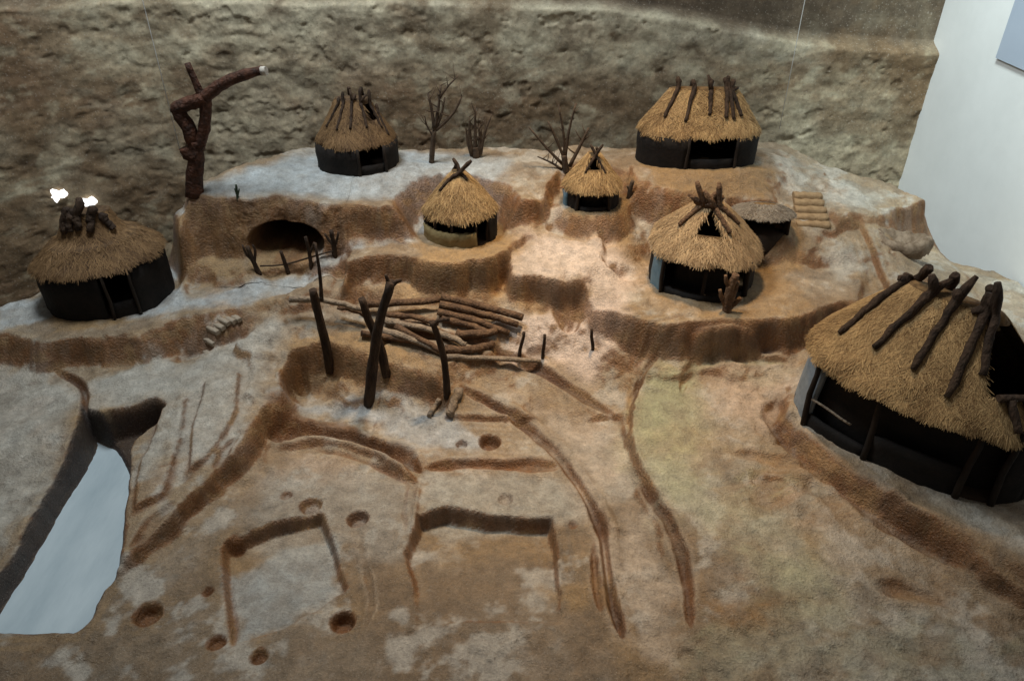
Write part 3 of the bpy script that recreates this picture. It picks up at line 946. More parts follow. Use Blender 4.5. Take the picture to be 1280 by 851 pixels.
# smooth pale bed of the channel, laid on the plaster
i0, i1 = np.searchsorted(gx, (-1.6, -.55))
j0, j1 = np.searchsorted(gy, (.75, 1.85))
sx, sy, ss = GX[i0:i1, j0:j1], GY[i0:i1, j0:j1], sd_ch[i0:i1, j0:j1]
mh = m_hd[i0:i1, j0:j1]
bed_ok = (ss > -.004)[:-1, :-1]
bz_ = np.full(sx.shape, -.0765) + .002 * fbm(sx, sy, .2, 717, 2)
bed = grid_obj('channel_bed', np.stack([sx, sy, bz_], -1).reshape(-1, 3), sx.shape[0], sx.shape[1], MAT_BED, None, bed_ok)
bed['kind'] = 'structure'

# ------------------------------------------------------------------ rock backdrop and white wall
nu, nv = 700, 330
U = np.linspace(0, 1, nu)[:, None] * np.ones((1, nv))
Wt = np.linspace(0, 1, nv)[None, :] * np.ones((nu, 1))
bx = -3.6 + 5.62 * U
bz = -0.75 + 2.35 * Wt
by = 3.52 - 0.55 * sstep((-1.35 - bx) / 1.6) - 0.9 * sstep((-2.0 - bx) / 1.8)
led = 0.925 - 0.02 * sstep((bx + .9) / 1.0) - 0.20 * sstep((bx - .05) / 1.9) + fbm(bx, bz * 0, 0.35, 501, 3) * 0.012
up = sstep((bz - led) / 0.05)
r1_ = fbm(bx, bz * 1.3, 0.55, 511, 5, .55)
r2_ = fbm(bx, bz * 1.5, 0.16, 521, 4, .6)
cells = np.abs(fbm(bx, bz * 1.6, 0.22, 531, 3))
left_rough = 0.55 + 0.75 * sstep((-0.2 - bx) / 1.4)
relief = (r1_ * 0.035 + r2_ * 0.020 - (0.30 - np.minimum(cells, .30)) * 0.05) * left_rough * .26
pits = sstep((fbm(bx, bz * 1.3, .09, 581, 4, .6) - .42) / .25)
relief = relief - pits * .007 + fbm(bx, bz, .05, 591, 3) * .004
by = by - relief * (1 - up) + up * 0.07 - 0.012 * sstep((bz - led + 0.12) / 0.12) * (1 - up)
bc = np.array([.175, .125, .080])[None, None, :] * np.ones((nu, nv, 1))


def bmix(mask, c):
    global bc
    mask = np.clip(mask, 0, 1)[..., None]
    bc = bc * (1 - mask) + np.array(c) * mask


q1 = fbm(bx, bz * 1.4, 0.50, 541, 5, .6)
q2 = fbm(bx, bz * 1.6, 0.14, 551, 5, .65)
bmix(sstep((q1 + q2 * .5 + .05) / .7) * .8, (.27, .225, .160))
bmix(sstep((q2 + .3 * q1 - .25) / .5) * .7, (.37, .345, .27))
bmix(sstep((-q2 - .3 * q1 - .25) / .5) * .75, (.085, .058, .036))
bmix(sstep((-q1 + q2 * .7 - .4) / .4) * .6, (.15, .095, .060))
bmix(sstep((bz - led + .16) / .12) * (1 - up) * (.45 + .5 * q2) * sstep((bx + 1.6) / .6) * sstep((1.6 - bx) / .5), (.46, .44, .37))
bmix(pits * .32 * (1 - up), (.07, .05, .033))
q4 = fbm(bx, bz * 1.2, .09, 593, 4, .65)
bmix(sstep((q4 - .1) / .5) * .5 * (1 - up), (.36, .325, .245))
bmix(sstep((bz - led + .42) / .3) * (1 - up) * (.55 + .5 * q2) * sstep((bx + 2.2) / .8) * sstep((1.3 - bx) / .8), (.42, .395, .31))
bmix(up * .85, (.085, .070, .055))
bmix(sstep((fbm(bx, bz, .8, 561, 5, .6) - .05) / .5) * .55, (.40, .37, .29))
bmix(sstep((fbm(bx, bz, .35, 571, 5, .6) - .2) / .5) * .65, (.13, .088, .052))
bc = np.clip(bc * np.array([1.30, 1.24, 1.11]), 0, .8)
bdrop = grid_obj('rock_backdrop', np.stack([bx, by, bz], -1).reshape(-1, 3), nu, nv, MAT_ROCK, bc.reshape(-1, 3))
tag(bdrop, 'rough mottled grey-brown rock backdrop behind the whole model village', 'backdrop')


def slab(name, x0, x1, y0, y1, z0, z1, mat, parent=None):
    v = [(x, y, z) for x in (x0, x1) for y in (y0, y1) for z in (z0, z1)]
    f = [(0, 1, 3, 2), (4, 6, 7, 5), (0, 4, 5, 1), (2, 3, 7, 6), (0, 2, 6, 4), (1, 5, 7, 3)]
    return mesh_obj(name, v, f, mat, parent, smooth=False)


ww = slab('white_wall', 1.91, 2.05, -0.6, 3.75, -0.9, 3.4, MAT_WHITE)
tag(ww, 'plain white plaster wall closing the model off on the right', 'wall')
pn = slab('wall_panel', 1.898, 1.909, 1.9, 3.075, 0.80, 1.75, MAT_PANEL)
tag(pn, 'blue-grey rectangular board hung high on the white wall', 'panel')


# ------------------------------------------------------------------ thatched huts
def ssign(c):
    return np.tanh(1.1 * c) / math.tanh(1.1)


class Hut:
    def __init__(self, name, label, front, ground_z, r, L=0.0, rot=0.0, hw=0.12, R=0.2, Le=None, hr=0.25, Lr=0.02, rtop=0.02, bulge=0.0,
                 tier=None, omit=None, centre=None, group='thatched huts of the model village', straw=None, bed=None, sag=0.0, tilt=(0, 0), fit=None, dR=0.0):
        self.r, self.L, self.hw, self.R, self.hr, self.Lr, self.rtop = r, L, hw, R, hr, Lr, rtop
        if fit:                                    # sizes read off the photograph: spans and rows of wall, eave and top
            (wx0, wx1), brow, (ex0, ex1), erow, arow = fit
            yf = P(640, brow, ground_z)[1]
            ct, sn = math.cos(THETA), math.sin(THETA)
            r = self.r
            for _ in range(6):
                dd = (yf + r) * ct + (CAM_H - ground_z - .08) * sn
                r = (wx1 - wx0) / 2 / F_PX * dd - L / 2 * math.cos(math.radians(rot))
            R = (ex1 - ex0) / 2 / F_PX * dd - (L if Le is None else Le) / 2 * math.cos(math.radians(rot))
            yc = yf + r
            centre = (((wx0 + wx1 + ex0 + ex1) / 4 - 640) / F_PX * dd, yc)
            R -= .013 + dR
            self.r, self.R = r, R
            self.hw = PY(640, erow, yc - R)[2] - ground_z + .010
            self.hr = PY(640, arow, yc)[2] - ground_z
            if tilt[0] == 0:
                pass
        self.Le = L if Le is None else Le
        self.bulge, self.tier, self.omit, self.sag = bulge, tier, omit, sag
        if centre is None:
            p = P(front[0], front[1], ground_z)
            c = (p[0] * (1 + r * math.cos(THETA) / (p[1] * math.cos(THETA) + (CAM_H - ground_z) * math.sin(THETA))), p[1] + r)
        else:
            c = centre
        self.rot = math.radians(rot)
        self.root = empty(name, (c[0], c[1], ground_z), self.rot)
        tag(self.root, label, 'hut', group)
        self.straw_mat = straw or MAT_STRAW
        self.bed = bed or MAT_THATCH
        self.seed = random.randint(0, 9999)
        self.tilt = tilt

    def outline(self, a, L, r):
        return L / 2 * ssign(np.cos(a)) + r * np.cos(a), r * np.sin(a)

    def surf(self, a, t, off=0.0):
        """roof surface: a round the hut, t from eave (0) to ridge (1)"""
        a = np.asarray(a, float)
        t = np.asarray(t, float)
        Rr = self.R * (1 - t) + self.rtop * t
        Rr = Rr + self.bulge * np.sin(np.pi * t) * self.R
        if self.tier:
            for tt, amt in self.tier:
                Rr = Rr - amt * sstep((t - tt + .03) / .06) + amt * t
        nz = 0.022 * vnoise(np.cos(a) * 3 + 11, np.sin(a) * 3 + t * 4, 0.8, self.seed) * (1 - t)
        nz = nz + 0.008 * vnoise(np.cos(a) * 9 + 11, np.sin(a) * 9 + t * 2, 0.8, self.seed + 1) * (1 - .5 * t)
        Rr = Rr * (1 + nz) + off
        x, y = self.outline(a, self.Le * (1 - t) + self.Lr * t, Rr)
        z = self.hw + (self.hr - self.hw) * t + off * 0.6
        z = z + self.sag * np.sin(a * 3 + self.seed) * (1 - t) + self.tilt[0] * x + self.tilt[1] * y
        return np.stack([x, y, z], -1)

    def roof(self, nstraw=4000, slen=0.05, swid=0.0022, na=150, ntt=56, thick=0.016):
        A = np.linspace(0, 2 * np.pi, na, endpoint=False)
        T = np.linspace(0, 1, ntt)
        AA, TT = np.meshgrid(A, T, indexing='ij')
        top = self.surf(AA, TT)
        bot = self.surf(AA, TT * 0.97, -thick)
        bot[..., 2] -= 0.004
        V = np.concatenate([top.reshape(-1, 3), bot.reshape(-1, 3), [[0, 0, self.hr + 0.004], [0, 0, self.hr - thick]]])
        nb = na * ntt
        F = []
        for i in range(na):
            i2 = (i + 1) % na
            for j in range(ntt - 1):
                if self.omit and self.omit(A[i] + math.pi / na, T[j]):
                    continue
                F.append((i * ntt + j, i2 * ntt + j, i2 * ntt + j + 1, i * ntt + j + 1))
                F.append((nb + i * ntt + j, nb + i * ntt + j + 1, nb + i2 * ntt + j + 1, nb + i2 * ntt + j))
            F.append((i * ntt, nb + i * ntt, nb + i2 * ntt, i2 * ntt))
            F.append((i * ntt + ntt - 1, i2 * ntt + ntt - 1, 2 * nb))
        ro = mesh_obj('thatch_roof', V, F, self.bed, self.root)
        rg = np.random.default_rng(self.seed)
        # straw lying on the slope, denser at the eave
        n = int(nstraw * 2.2)
        slen, swid = slen * .8, swid * .52
        a = rg.uniform(0, 2 * np.pi, n)
        t = np.where(rg.random(n) < .72, rg.random(n) ** 1.45, rg.uniform(-.01, .05, n))
        t = np.clip(t, 0, .985)
        if self.omit:
            ok = np.array([not (self.omit(x, y) or self.omit(x, y - slen / (self.R + .05))) for x, y in zip(a % (2 * np.pi), t)])
            a, t = a[ok], t[ok]
            n = len(a)
        p0 = self.surf(a, t, 0.0005)
        d = self.surf(a + rg.normal(0, .045, n) * (1 + t), t - .06, 0.0005) - p0
        d /= np.linalg.norm(d, axis=1)[:, None] + 1e-9
        rad = np.stack([np.cos(a), np.sin(a), np.full(n, .8)], -1)
        rad /= np.linalg.norm(rad, axis=1)[:, None]
        side = np.cross(d, rad)
        side /= np.linalg.norm(side, axis=1)[:, None] + 1e-9
        ln = slen * (rg.uniform(.5, 1.25, n) * (1 + .35 * vnoise(np.cos(a) * 10 + 3, np.sin(a) * 10, .7, self.seed + 8)))[:, None] * np.where(t < .06, .62, 1.0)[:, None]
        wd = swid * rg.uniform(.6, 1.4, n)[:, None]
        lift = rg.uniform(.0003, .0036, n)[:, None]
        p1 = p0 + d * ln + rad * lift + np.array([0, 0, -1]) * (t < .06)[:, None] * ln * .28
        V = np.stack([p0 - side * wd, p0 + side * wd, p1 + side * wd * .5, p1 - side * wd * .5, p0 + rad * wd * .9], 1).reshape(-1, 3)
        b = np.arange(n)[:, None] * 5
        Fq = np.concatenate([b + [[0, 4, 3]], b + [[4, 1, 2]], b + [[4, 2, 3]]], 0)
        st = mesh_obj('straw', V, Fq, self.straw_mat, ro, smooth=False)
        st['kind'] = 'stuff'
        clump = vnoise(np.cos(a) * 4 + 7, np.sin(a) * 4 + t * 3, .7, self.seed + 5) * .25 + vnoise(np.cos(a) * 14 + 7, np.sin(a) * 14 + t * 5, .7, self.seed + 6) * .18
        tone = np.clip(.5 + clump * 1.25 + rg.normal(0, .25, n) + .10 * (t - .4), 0, 1)
        at = st.data.attributes.new('tone', 'FLOAT', 'POINT')
        at.data.foreach_set('value', np.repeat(tone, 5).astype(np.float32))
        return ro

    def roof_h(self, r):
        """height just under the thatch at that radius"""
        return self.hw + (self.hr - self.hw) * max(0, self.R - r - .004) / self.R - .020

    def wall(self, a0, a1, h=None, mat=None, name='wall', r=None, z0=-0.05, lean=0.0, thick=0.012, n=None, ragged=0.0):
        """stretch of wall between two bearings in degrees"""
        r = r or self.r
        h = self.roof_h(r) if h is None else h
        n = n or max(3, int(abs(a1 - a0) / 5))
        A = np.radians(np.linspace(a0, a1, n + 1))
        V, F = [], []
        rg = np.random.default_rng(self.seed + int(a0 * 7))
        nz = 5
        for k in range(nz):
            u = k / (nz - 1)
            for s in (0, 1):
                for a in A:
                    rr = r - s * thick - lean * u + rg.normal(0, .0016)
                    x, y = self.outline(a, self.L, rr)
                    V.append((x, y, z0 + (h - z0) * u + (rg.uniform(-1, 1) * ragged if k == nz - 1 else 0)))
        m = n + 1
        for k in range(nz - 1):
            for i in range(n):
                o, q = k * 2 * m, (k + 1) * 2 * m
                F.append((o + i, o + i + 1, q + i + 1, q + i))
                F.append((o + m + i + 1, o + m + i, q + m + i, q + m + i + 1))
            for i in (0, n):
                o, q = k * 2 * m, (k + 1) * 2 * m
                F.append((o + i, q + i, q + m + i, o + m + i) if i == 0 else (o + m + i, q + m + i, q + i, o + i))
        o = (nz - 1) * 2 * m
        for i in range(n):
            F.append((o + i, o + i + 1, o + m + i + 1, o + m + i))
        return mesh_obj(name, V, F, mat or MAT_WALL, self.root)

    def floor(self, mat=None):
        A = np.linspace(0, 2 * np.pi, 48, endpoint=False)
        x, y = self.outline(A, self.L, self.r * .985)
        V = [(0, 0, .007)] + [(a, b, .004) for a, b in zip(x, y)] + [(a, b, -.06) for a, b in zip(x, y)]
        F = [(0, i + 1, (i + 1) % 48 + 1) for i in range(48)] + [(i + 1, i + 49, (i + 1) % 48 + 49, (i + 1) % 48 + 1) for i in range(48)]
        return mesh_obj('earth_floor', V, F, mat or MAT_SOIL, self.root)

    def rafter(self, a, t0, u, ext=0.05, rad=0.007, mat=None, fork=0.0, n=8, rise=0.0, name='rafter', off=None):
        """pole lying on the thatch from bearing a (degrees), height t0, up to the ridge at u (-1..1) and past it"""
        ar = math.radians(a)
        off = rad * .7 if off is None else off
        p0 = Vector(self.surf(ar, t0, off))
        top = Vector(self.surf(ar, 1.0, off))
        q = [p0] + [Vector(self.surf(ar, t0 + (1 - t0) * k / 4, off)) + Vector((random.uniform(-1, 1), random.uniform(-1, 1), 0)) * rad * .25 for k in (1, 2, 3)] + [top]
        d = (top - p0).normalized()
        d = (d + Vector((0, 0, rise))).normalized()
        if ext:
            q += [top + d * ext * .5 + Vector((random.uniform(-1, 1), random.uniform(-1, 1), 0)) * ext * .08, top + d * ext]
        rr = [rad * (.85 + .3 * i / (len(q) - 1)) for i in range(len(q))]
        pts = smooth_line(q, 3)
        rr = list(np.interp(np.linspace(0, 1, len(pts)), np.linspace(0, 1, len(q)), rr))
        rr[-1] *= .75
        ch = [(pts, rr)]
        if fork:
            b = top + d * ext * .25
            s = d.cross(Vector((0, 0, 1))).normalized()
            e = b + (d * .5 + s * fork + Vector((0, 0, .5))).normalized() * max(ext * .8, .03)
            ch.append(([b, b.lerp(e, .5) + s * .003, e], [rad, rad * .9, rad * .6]))
        return multi(name, ch, mat or MAT_DARKWOOD, self.root)

    def _grid(self):
        if not hasattr(self, 'gr'):
            A, T = np.meshgrid(np.linspace(0, 2 * np.pi, 240, endpoint=False), np.linspace(0, 1, 90), indexing='ij')
            self.gr = self.surf(A, T).reshape(-1, 3)
            c, s = math.cos(self.rot), math.sin(self.rot)
            o = np.array(self.root.location)
            wv = np.stack([self.gr[:, 0] * c - self.gr[:, 1] * s, self.gr[:, 0] * s + self.gr[:, 1] * c, self.gr[:, 2]], -1) + o
            ct, sn = math.cos(THETA), math.sin(THETA)
            dep = wv[:, 1] * ct - (wv[:, 2] - CAM_H) * sn
            upv = wv[:, 1] * sn + (wv[:, 2] - CAM_H) * ct
            self.gp = np.stack([640 + F_PX * wv[:, 0] / dep, 425.5 - F_PX * upv / dep, dep], -1)
        return self.gr, self.gp

    def pick(self, px, py):
        """local point of the roof that the photograph shows at that place"""
        g, p = self._grid()
        e = np.hypot(p[:, 0] - px, p[:, 1] - py)
        near = np.where(e < max(3.0, e.min() + 1.0))[0]
        return Vector(g[near[np.argmin(p[near, 2])]])

    def to_local(self, wp):
        v = Vector(wp) - self.root.location
        c, s = math.cos(-self.rot), math.sin(-self.rot)
        return Vector((v.x * c - v.y * s, v.x * s + v.y * c, v.z))

    def pole(self, bottom, top, tips, rad, mat=None, name='rafter', sharp=.7):
        """pole lying on the thatch, its tip or tips standing clear of the ridge"""
        g, _ = self._grid()
        b, t = self.pick(*bottom), self.pick(*top)
        q = []
        for k in range(7):
            p = b.lerp(t, k / 6)
            z = g[np.argmin((g[:, 0] - p.x) ** 2 + (g[:, 1] - p.y) ** 2), 2]
            q.append(Vector((p.x + random.uniform(-1, 1) * rad * .2, p.y + random.uniform(-1, 1) * rad * .2, max(z, p.z) + rad * .75)))
        ty = (Vector((t.x * math.cos(self.rot) - t.y * math.sin(self.rot), t.x * math.sin(self.rot) + t.y * math.cos(self.rot), 0)) + self.root.location).y
        ch = []
        for i, tp in enumerate(tips):
            e = self.to_local(PY(tp[0], tp[1], ty + (tp[2] if len(tp) > 2 else .01)))
            if i == 0:
                pts = smooth_line(q + [q[-1].lerp(e, .5) + Vector((random.uniform(-1, 1), random.uniform(-1, 1), 0)) * rad * .4, e], 2)
                n = len(pts)
                ch.append((pts, [rad * (.80 + .35 * k / n) * random.uniform(.9, 1.1) for k in range(n - 1)] + [rad * sharp]))
            else:
                m = q[-1].lerp(e, .45) + Vector((0, 0, rad * .4))
                ch.append(([q[-1], m, e], [rad * 1.1, rad * .95, rad * .55]))
        return multi(name, ch, mat or MAT_DARKWOOD, self.root, 8, .16)

    def post(self, a, h, rad=0.006, r=None, mat=None, lean=0.0, name='door_post'):
        x, y = self.outline(math.radians(a), self.L, (r or self.r) + .004)
        return stick(name, (x, y, -.03), (x * (1 - lean), y * (1 - lean), h), rad, rad * .85, mat or MAT_POST, self.root, n=5, wob=.02)


def tri_omit(a_c, t_c, w, h, shape='tri'):
    """opening in the thatch: bearing a_c (degrees), mid height t_c"""
    ac = math.radians(a_c)

    def f(a, t):
        da = (a - ac + math.pi) % (2 * math.pi) - math.pi
        v = (t - (t_c - h / 2)) / h
        if v < 0 or v > 1:
            return False
        ww = w * (1 - .75 * v) if shape == 'tri' else w
        return abs(da) < math.radians(ww)
    return f


# left hut: broad brown roof in two tiers
h = Hut('hut', 'broad brown thatched hut with two-tiered roof at the far left edge', None, .165, r=.17, L=.06, rot=18, fit=((62, 208), 400, (46, 214), 345, 264), dR=.024,
        Le=.06, Lr=.07, rtop=.040, bulge=-.13, tier=((.40, .022),), straw=MAT_STRAW_DARK, bed=MAT_THATCH_DARK, tilt=(.05, 0))
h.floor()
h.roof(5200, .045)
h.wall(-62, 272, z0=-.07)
h.wall(-84, -62, h=.05, name='door_sill')
h.post(-84, h.roof_h(h.r) + .004)
h.post(-62, h.roof_h(h.r) + .004)
for bt, tp, ts in (((78, 295), (82, 274), [(84, 258)]), ((101, 294), (100, 270), [(99, 248)]), ((117, 294), (117, 272), [(118, 257)]), ((146, 288), (133, 276), [(129, 268)]),
                   ((88, 296), (91, 272), [(92, 260)])):
    h.pole(bt, tp, ts, .0135, sharp=.25)
h.rafter(100, .5, 0, .03, .01, rise=1)

# hut on the back plateau, left
h = Hut('hut', 'dark-walled hut with tall pole-ribbed thatch on the back plateau beside the bare tree', None, .475, r=.150, L=.02, rot=0, fit=((398, 499), 221, (389, 498), 184, 122), dR=.014,
         Lr=.06, rtop=.030, bulge=-.03, straw=MAT_STRAW_DARK, bed=MAT_THATCH_DARK,
        omit=tri_omit(-32, .66, 20, .40, 'rect'))
h.floor()
h.roof(4200, .042)
h.wall(-42, 282, lean=-.0)
h.wall(-80, -42, h=.035, name='door_sill')
h.post(-80, h.roof_h(h.r) + .004)
h.post(-42, h.roof_h(h.r) + .004)
for bt, tp, ts in (((406, 160), (421, 131), [(424, 122)]), ((419, 163), (427, 130), [(428, 115)]), ((438, 160), (443, 128), [(444, 118), (437, 112)]),
                   ((461, 160), (454, 130), [(450, 110), (458, 118)]), ((480, 160), (466, 132), [(461, 112)]), ((493, 173), (474, 140), [(470, 130)])):
    h.pole(bt, tp, ts, .0058)
h.rafter(100, .5, 0, .03, .006, rise=1)
h.rafter(60, .5, 0, .03, .006, rise=1)

# small hut in the middle, mud apron wall
h = Hut('hut', 'small conical straw hut with crossed top poles and low olive mud wall', None, .318, r=.128, rot=0, fit=((529, 621), 310, (522, 629), 274, 213), dR=.022, Lr=.01,
        rtop=.016, bulge=.02, sag=.003)
h.floor()
h.roof(4200, .05, .0021)
h.wall(-165, -62, h=.052, mat=MAT_MUD, name='mud_wall', r=h.r + .004, ragged=.004)
h.wall(-38, 195, z0=-.06)
for a in (-160, -130, -100, -62, -38):
    h.post(a, h.roof_h(h.r) + .004, r=h.r - .01)
h.pole((547, 240), (574, 216), [(589, 201, 0)], .0072)
h.pole((587, 226), (577, 216), [(566, 198, .02)], .0066)
h.rafter(120, .5, .1, .015, .006)

# little gabled hut
h = Hut('hut', 'little thatched hut with a square smoke opening under crossed poles below the twiggy bush', None, .382, r=.098, rot=0, fit=((706, 774), 265, (697, 785), 240, 190), dR=.018,
         Lr=.012, rtop=.014, bulge=-.02, omit=tri_omit(-92, .68, 34, .34, 'rect'), straw=MAT_STRAW)
h.floor()
h.roof(3600, .042, .002)
h.wall(-125, -58, h=.014, name='door_sill')
h.wall(-125, -58, r=h.r * .7, name='dark_backing')  # near-black sheet added inside to darken the doorway
h.wall(-58, 235, z0=-.05)
for a in (-125, -58):
    h.post(a, h.roof_h(h.r) + .004, .007)
h.wall(186, 204, h=.055, r=h.r + .008, mat=MAT_BLUE, name='side_panel')
h.pole((729, 216), (744, 195), [(754, 181, 0)], .005)
h.pole((759, 216), (748, 195), [(738, 181, .015)], .005)
h.rafter(60, .5, 0, .015, .005)

# long hut on the back plateau, right
h = Hut('hut', 'long thatched hut with four pairs of ridge poles on the right of the back plateau', None, .468, r=.130, L=.19, rot=-2, fit=((802, 950), 213, (791, 943), 171, 110),
        Le=.20, Lr=.205, rtop=.022, bulge=-.01, straw=MAT_STRAW)
h.floor()
h.roof(6500, .045)
h.wall(-60, 258, lean=-.004)
h.wall(-102, -60, h=.040, name='door_sill', mat=MAT_WALL)
h.post(-102, h.roof_h(h.r) + .004)
h.post(-60, h.roof_h(h.r) + .004)
for bt, tp, ts in (((828, 149), (845, 112), [(847, 96)]), ((855, 152), (865, 112), [(866, 100)]), ((885, 144), (888, 112), [(888, 99), (885, 94)]), ((910, 148), (911, 112), [(911, 95)]),
                   ((929, 148), (918, 116), [(917, 99), (923, 110)]), ((920, 150), (914, 114), [(905, 98)])):
    h.pole(bt, tp, ts, .0085)
for a in (128, 104, 80, 52):
    h.rafter(a, .5, 0, .02, .0085, rise=1.0)

# hut on the middle shelf, with vent and gnarled stump
h = Hut('hut', 'round pale thatched hut with triangular smoke vent and thick crossing branches on top', None, .228, r=.165, rot=0, fit=((810, 938), 378, (810, 957), 333, 250), dR=.012,
        Lr=.03, rtop=.020, bulge=.02, omit=tri_omit(-99, .62, 27, .44), straw=MAT_STRAW_PALE, sag=.010, tilt=(-.04, 0))
h.floor()
h.roof(6000, .045, .0021)
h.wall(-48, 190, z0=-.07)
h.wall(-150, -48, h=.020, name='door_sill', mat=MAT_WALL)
h.wall(-150, -40, r=h.r * .72, name='dark_backing')  # added near-black sheet that makes the open front look dark
h.wall(190, 212, h=h.hw - .01, r=h.r + .006, mat=MAT_BLUE, name='side_panel')
h.post(-48, h.roof_h(h.r) + .004, .009)
h.post(-100, h.roof_h(h.r) + .004, .007, r=h.r - .015)
h.post(-148, h.roof_h(h.r) + .004, .008)
for bt, tp, ts in (((846, 283), (874, 258), [(868, 250), (860, 243)]), ((913, 292), (893, 260), [(889, 250), (880, 238)]), ((926, 282), (900, 258), [(899, 228)]),
                   ((880, 258), (884, 256), [(905, 246)]), ((884, 257), (880, 256), [(871, 227)]), ((890, 257), (886, 256), [(897, 240), (876, 246)])):
    h.pole(bt, tp, ts, .0092, MAT_LOG)

# the big hut at the right edge
om1 = tri_omit(-18, .60, 40, .60, 'rect')
h = Hut('hut', 'largest straw hut with forked rafters and black roof opening in the right foreground', None, .088, r=.178, L=.29, rot=-42, hw=.230, R=.196,
        Le=.225, hr=.455, Lr=.17, rtop=.028, bulge=.03, omit=om1, centre=(1.125, 1.650), sag=.005, tilt=(-.05, 0))
h.floor()
h.roof(30000, .046, .0018, na=200, ntt=70, thick=.02)
h.wall(-20, 165, z0=-.10)
h.wall(165, 227, z0=-.08, mat=MAT_GREYWALL, name='side_panel', r=h.r + .003, lean=.02)
h.wall(227, 262, h=.030, name='low_wall', mat=MAT_WALL)
h.wall(262, 300, h=.085, name='low_wall', mat=MAT_WALL)
h.wall(205, 330, r=h.r * .78, name='dark_backing')  # near-black sheet added behind the open front for its darkness
h.wall(318, 340, name='wall')
for a in (227, 262, 300, 318):
    h.post(a, h.roof_h(h.r) + .004, .009)
xa, ya = h.outline(math.radians(228), h.L, h.r + .004)
xb, yb = h.outline(math.radians(252), h.L, h.r - .01)
stick('rail', (xa, ya, .085), (xb, yb, .075), .0035, .0035, MAT_PALELOG, h.root, n=5, wob=.01)
for bt, tp, ts in (((1045, 419), (1126, 352), [(1137, 342), (1122, 347)]), ((1089, 440), (1161, 370), [(1165, 343), (1190, 350)]), ((1138, 467), (1192, 380), [(1196, 361), (1221, 345)]),
                   ((1183, 498), (1229, 392), [(1237, 366), (1214, 390)]), ((1225, 470), (1240, 395), [(1247, 353), (1236, 372)])):
    h.pole(bt, tp, ts, .0115)
for a in (60, 100, 140):
    h.rafter(a, .5, 0, .05, .0115, rise=.6)
p0, p1 = h.surf(math.radians(-52), .30, .014), h.surf(math.radians(22), .34, .014)
pm = h.surf(math.radians(-14), .33, .016)
v, f = tube_geo(smooth_line([Vector(p0), Vector(pm), Vector(p1)], 4), [.010] * 9, 8)
mesh_obj('opening_sill', v, f, MAT_DARKWOOD, h.root)
for a in (-44, -32, -18):
    stick('lower_rafter', h.surf(math.radians(a), .30, .012), h.surf(math.radians(a + 2), .03, .012), .010, .009, MAT_DARKWOOD, h.root, wob=.02)

# half-buried shelter by the stairs
h = Hut('hut', 'half-buried grey-thatched shelter with dark mouth beside the clay stairs', (950, 297), .347, r=.070, L=.05, rot=-8, hw=.070, R=.072, Le=.06,
        hr=.098, Lr=.06, rtop=.008, bulge=.03, straw=MAT_STRAW_GREY, bed=MAT_THATCH)
h.floor()
h.roof(2200, .022, .002, na=90, ntt=30)
h.wall(-30, 200, z0=-.03)
h.post(-145, h.roof_h(h.r) + .004)
h.post(-30, h.roof_h(h.r) + .004)


# ------------------------------------------------------------------ posts, logs, stakes
def px_r(p, r):
    return r / F_PX * (p.y * math.cos(THETA) + (CAM_H - p.z) * math.sin(THETA))


def twigs(b, chains, n, length):
    out = []
    for k in range(n):
        pts, rr = random.choice(chains)
        i = random.randint(len(pts) // 3, len(pts) - 1)
        p = Vector(pts[i])
        d = Vector((random.uniform(-1, 1), random.uniform(-.6, .6), random.uniform(.1, 1))).normalized()
        L = length * random.uniform(.5, 1.1)
        out.append(([p, p + d * L * .5, p + d * L + Vector((0, 0, L * .12))], [rr[i] * .55, rr[i] * .4, .0006]))
    return out


def upright(name, label, cat, base, tops, rpx, mat, group=None, sink=.012, branches=(), wob=.03, fine=(0, 0)):
    """base pixel on the ground; tops: pixels higher up, all at the base's depth (plus an optional lean towards the back)"""
    b = G(*base)
    q = [b - Vector((0, 0, sink))]
    for t in tops:
        q.append(Vector(PY(t[0], t[1], b.y + (t[2] if len(t) > 2 else 0))))
    r0 = px_r(b, rpx)
    pts = smooth_line(q, 4) if len(q) > 2 else stick_pts(q[0], q[1], 7, wob)
    ch = [(pts, list(np.linspace(r0, r0 * .75, len(pts))))]
    o_b = []
    for br in branches:
        bp = [Vector(PY(t[0], t[1], b.y + (t[2] if len(t) > 2 else 0))) for t in br[0]]
        bp2 = smooth_line(bp, 3) if len(bp) > 2 else stick_pts(bp[0], bp[1], 5, .03)
        o_b.append((bp2, list(np.linspace(px_r(b, br[1]), px_r(b, br[2]), len(bp2)))))
    if o_b:
        root = empty(name, b)
        tk = multi('trunk' if cat != 'post' else 'shaft', ch, mat, None)
        tk.data.transform(Matrix.Translation(-b))
        tk.parent = root
        for c in o_b + ([twigs(b, o_b, *fine)] if fine[0] else []):
            k = multi('branch', [c], mat, None) if isinstance(c, tuple) else multi('fine_twigs', c, mat, None, 5)
            if k.name.startswith('fine'):
                k['kind'] = 'stuff'
            k.data.transform(Matrix.Translation(-b))
            k.parent = root
        return tag(root, label, cat, group)
    o = multi(name, ch, mat)
    o.data.transform(Matrix.Translation(-b))
    o.location = b
    return tag(o, label, cat, group)


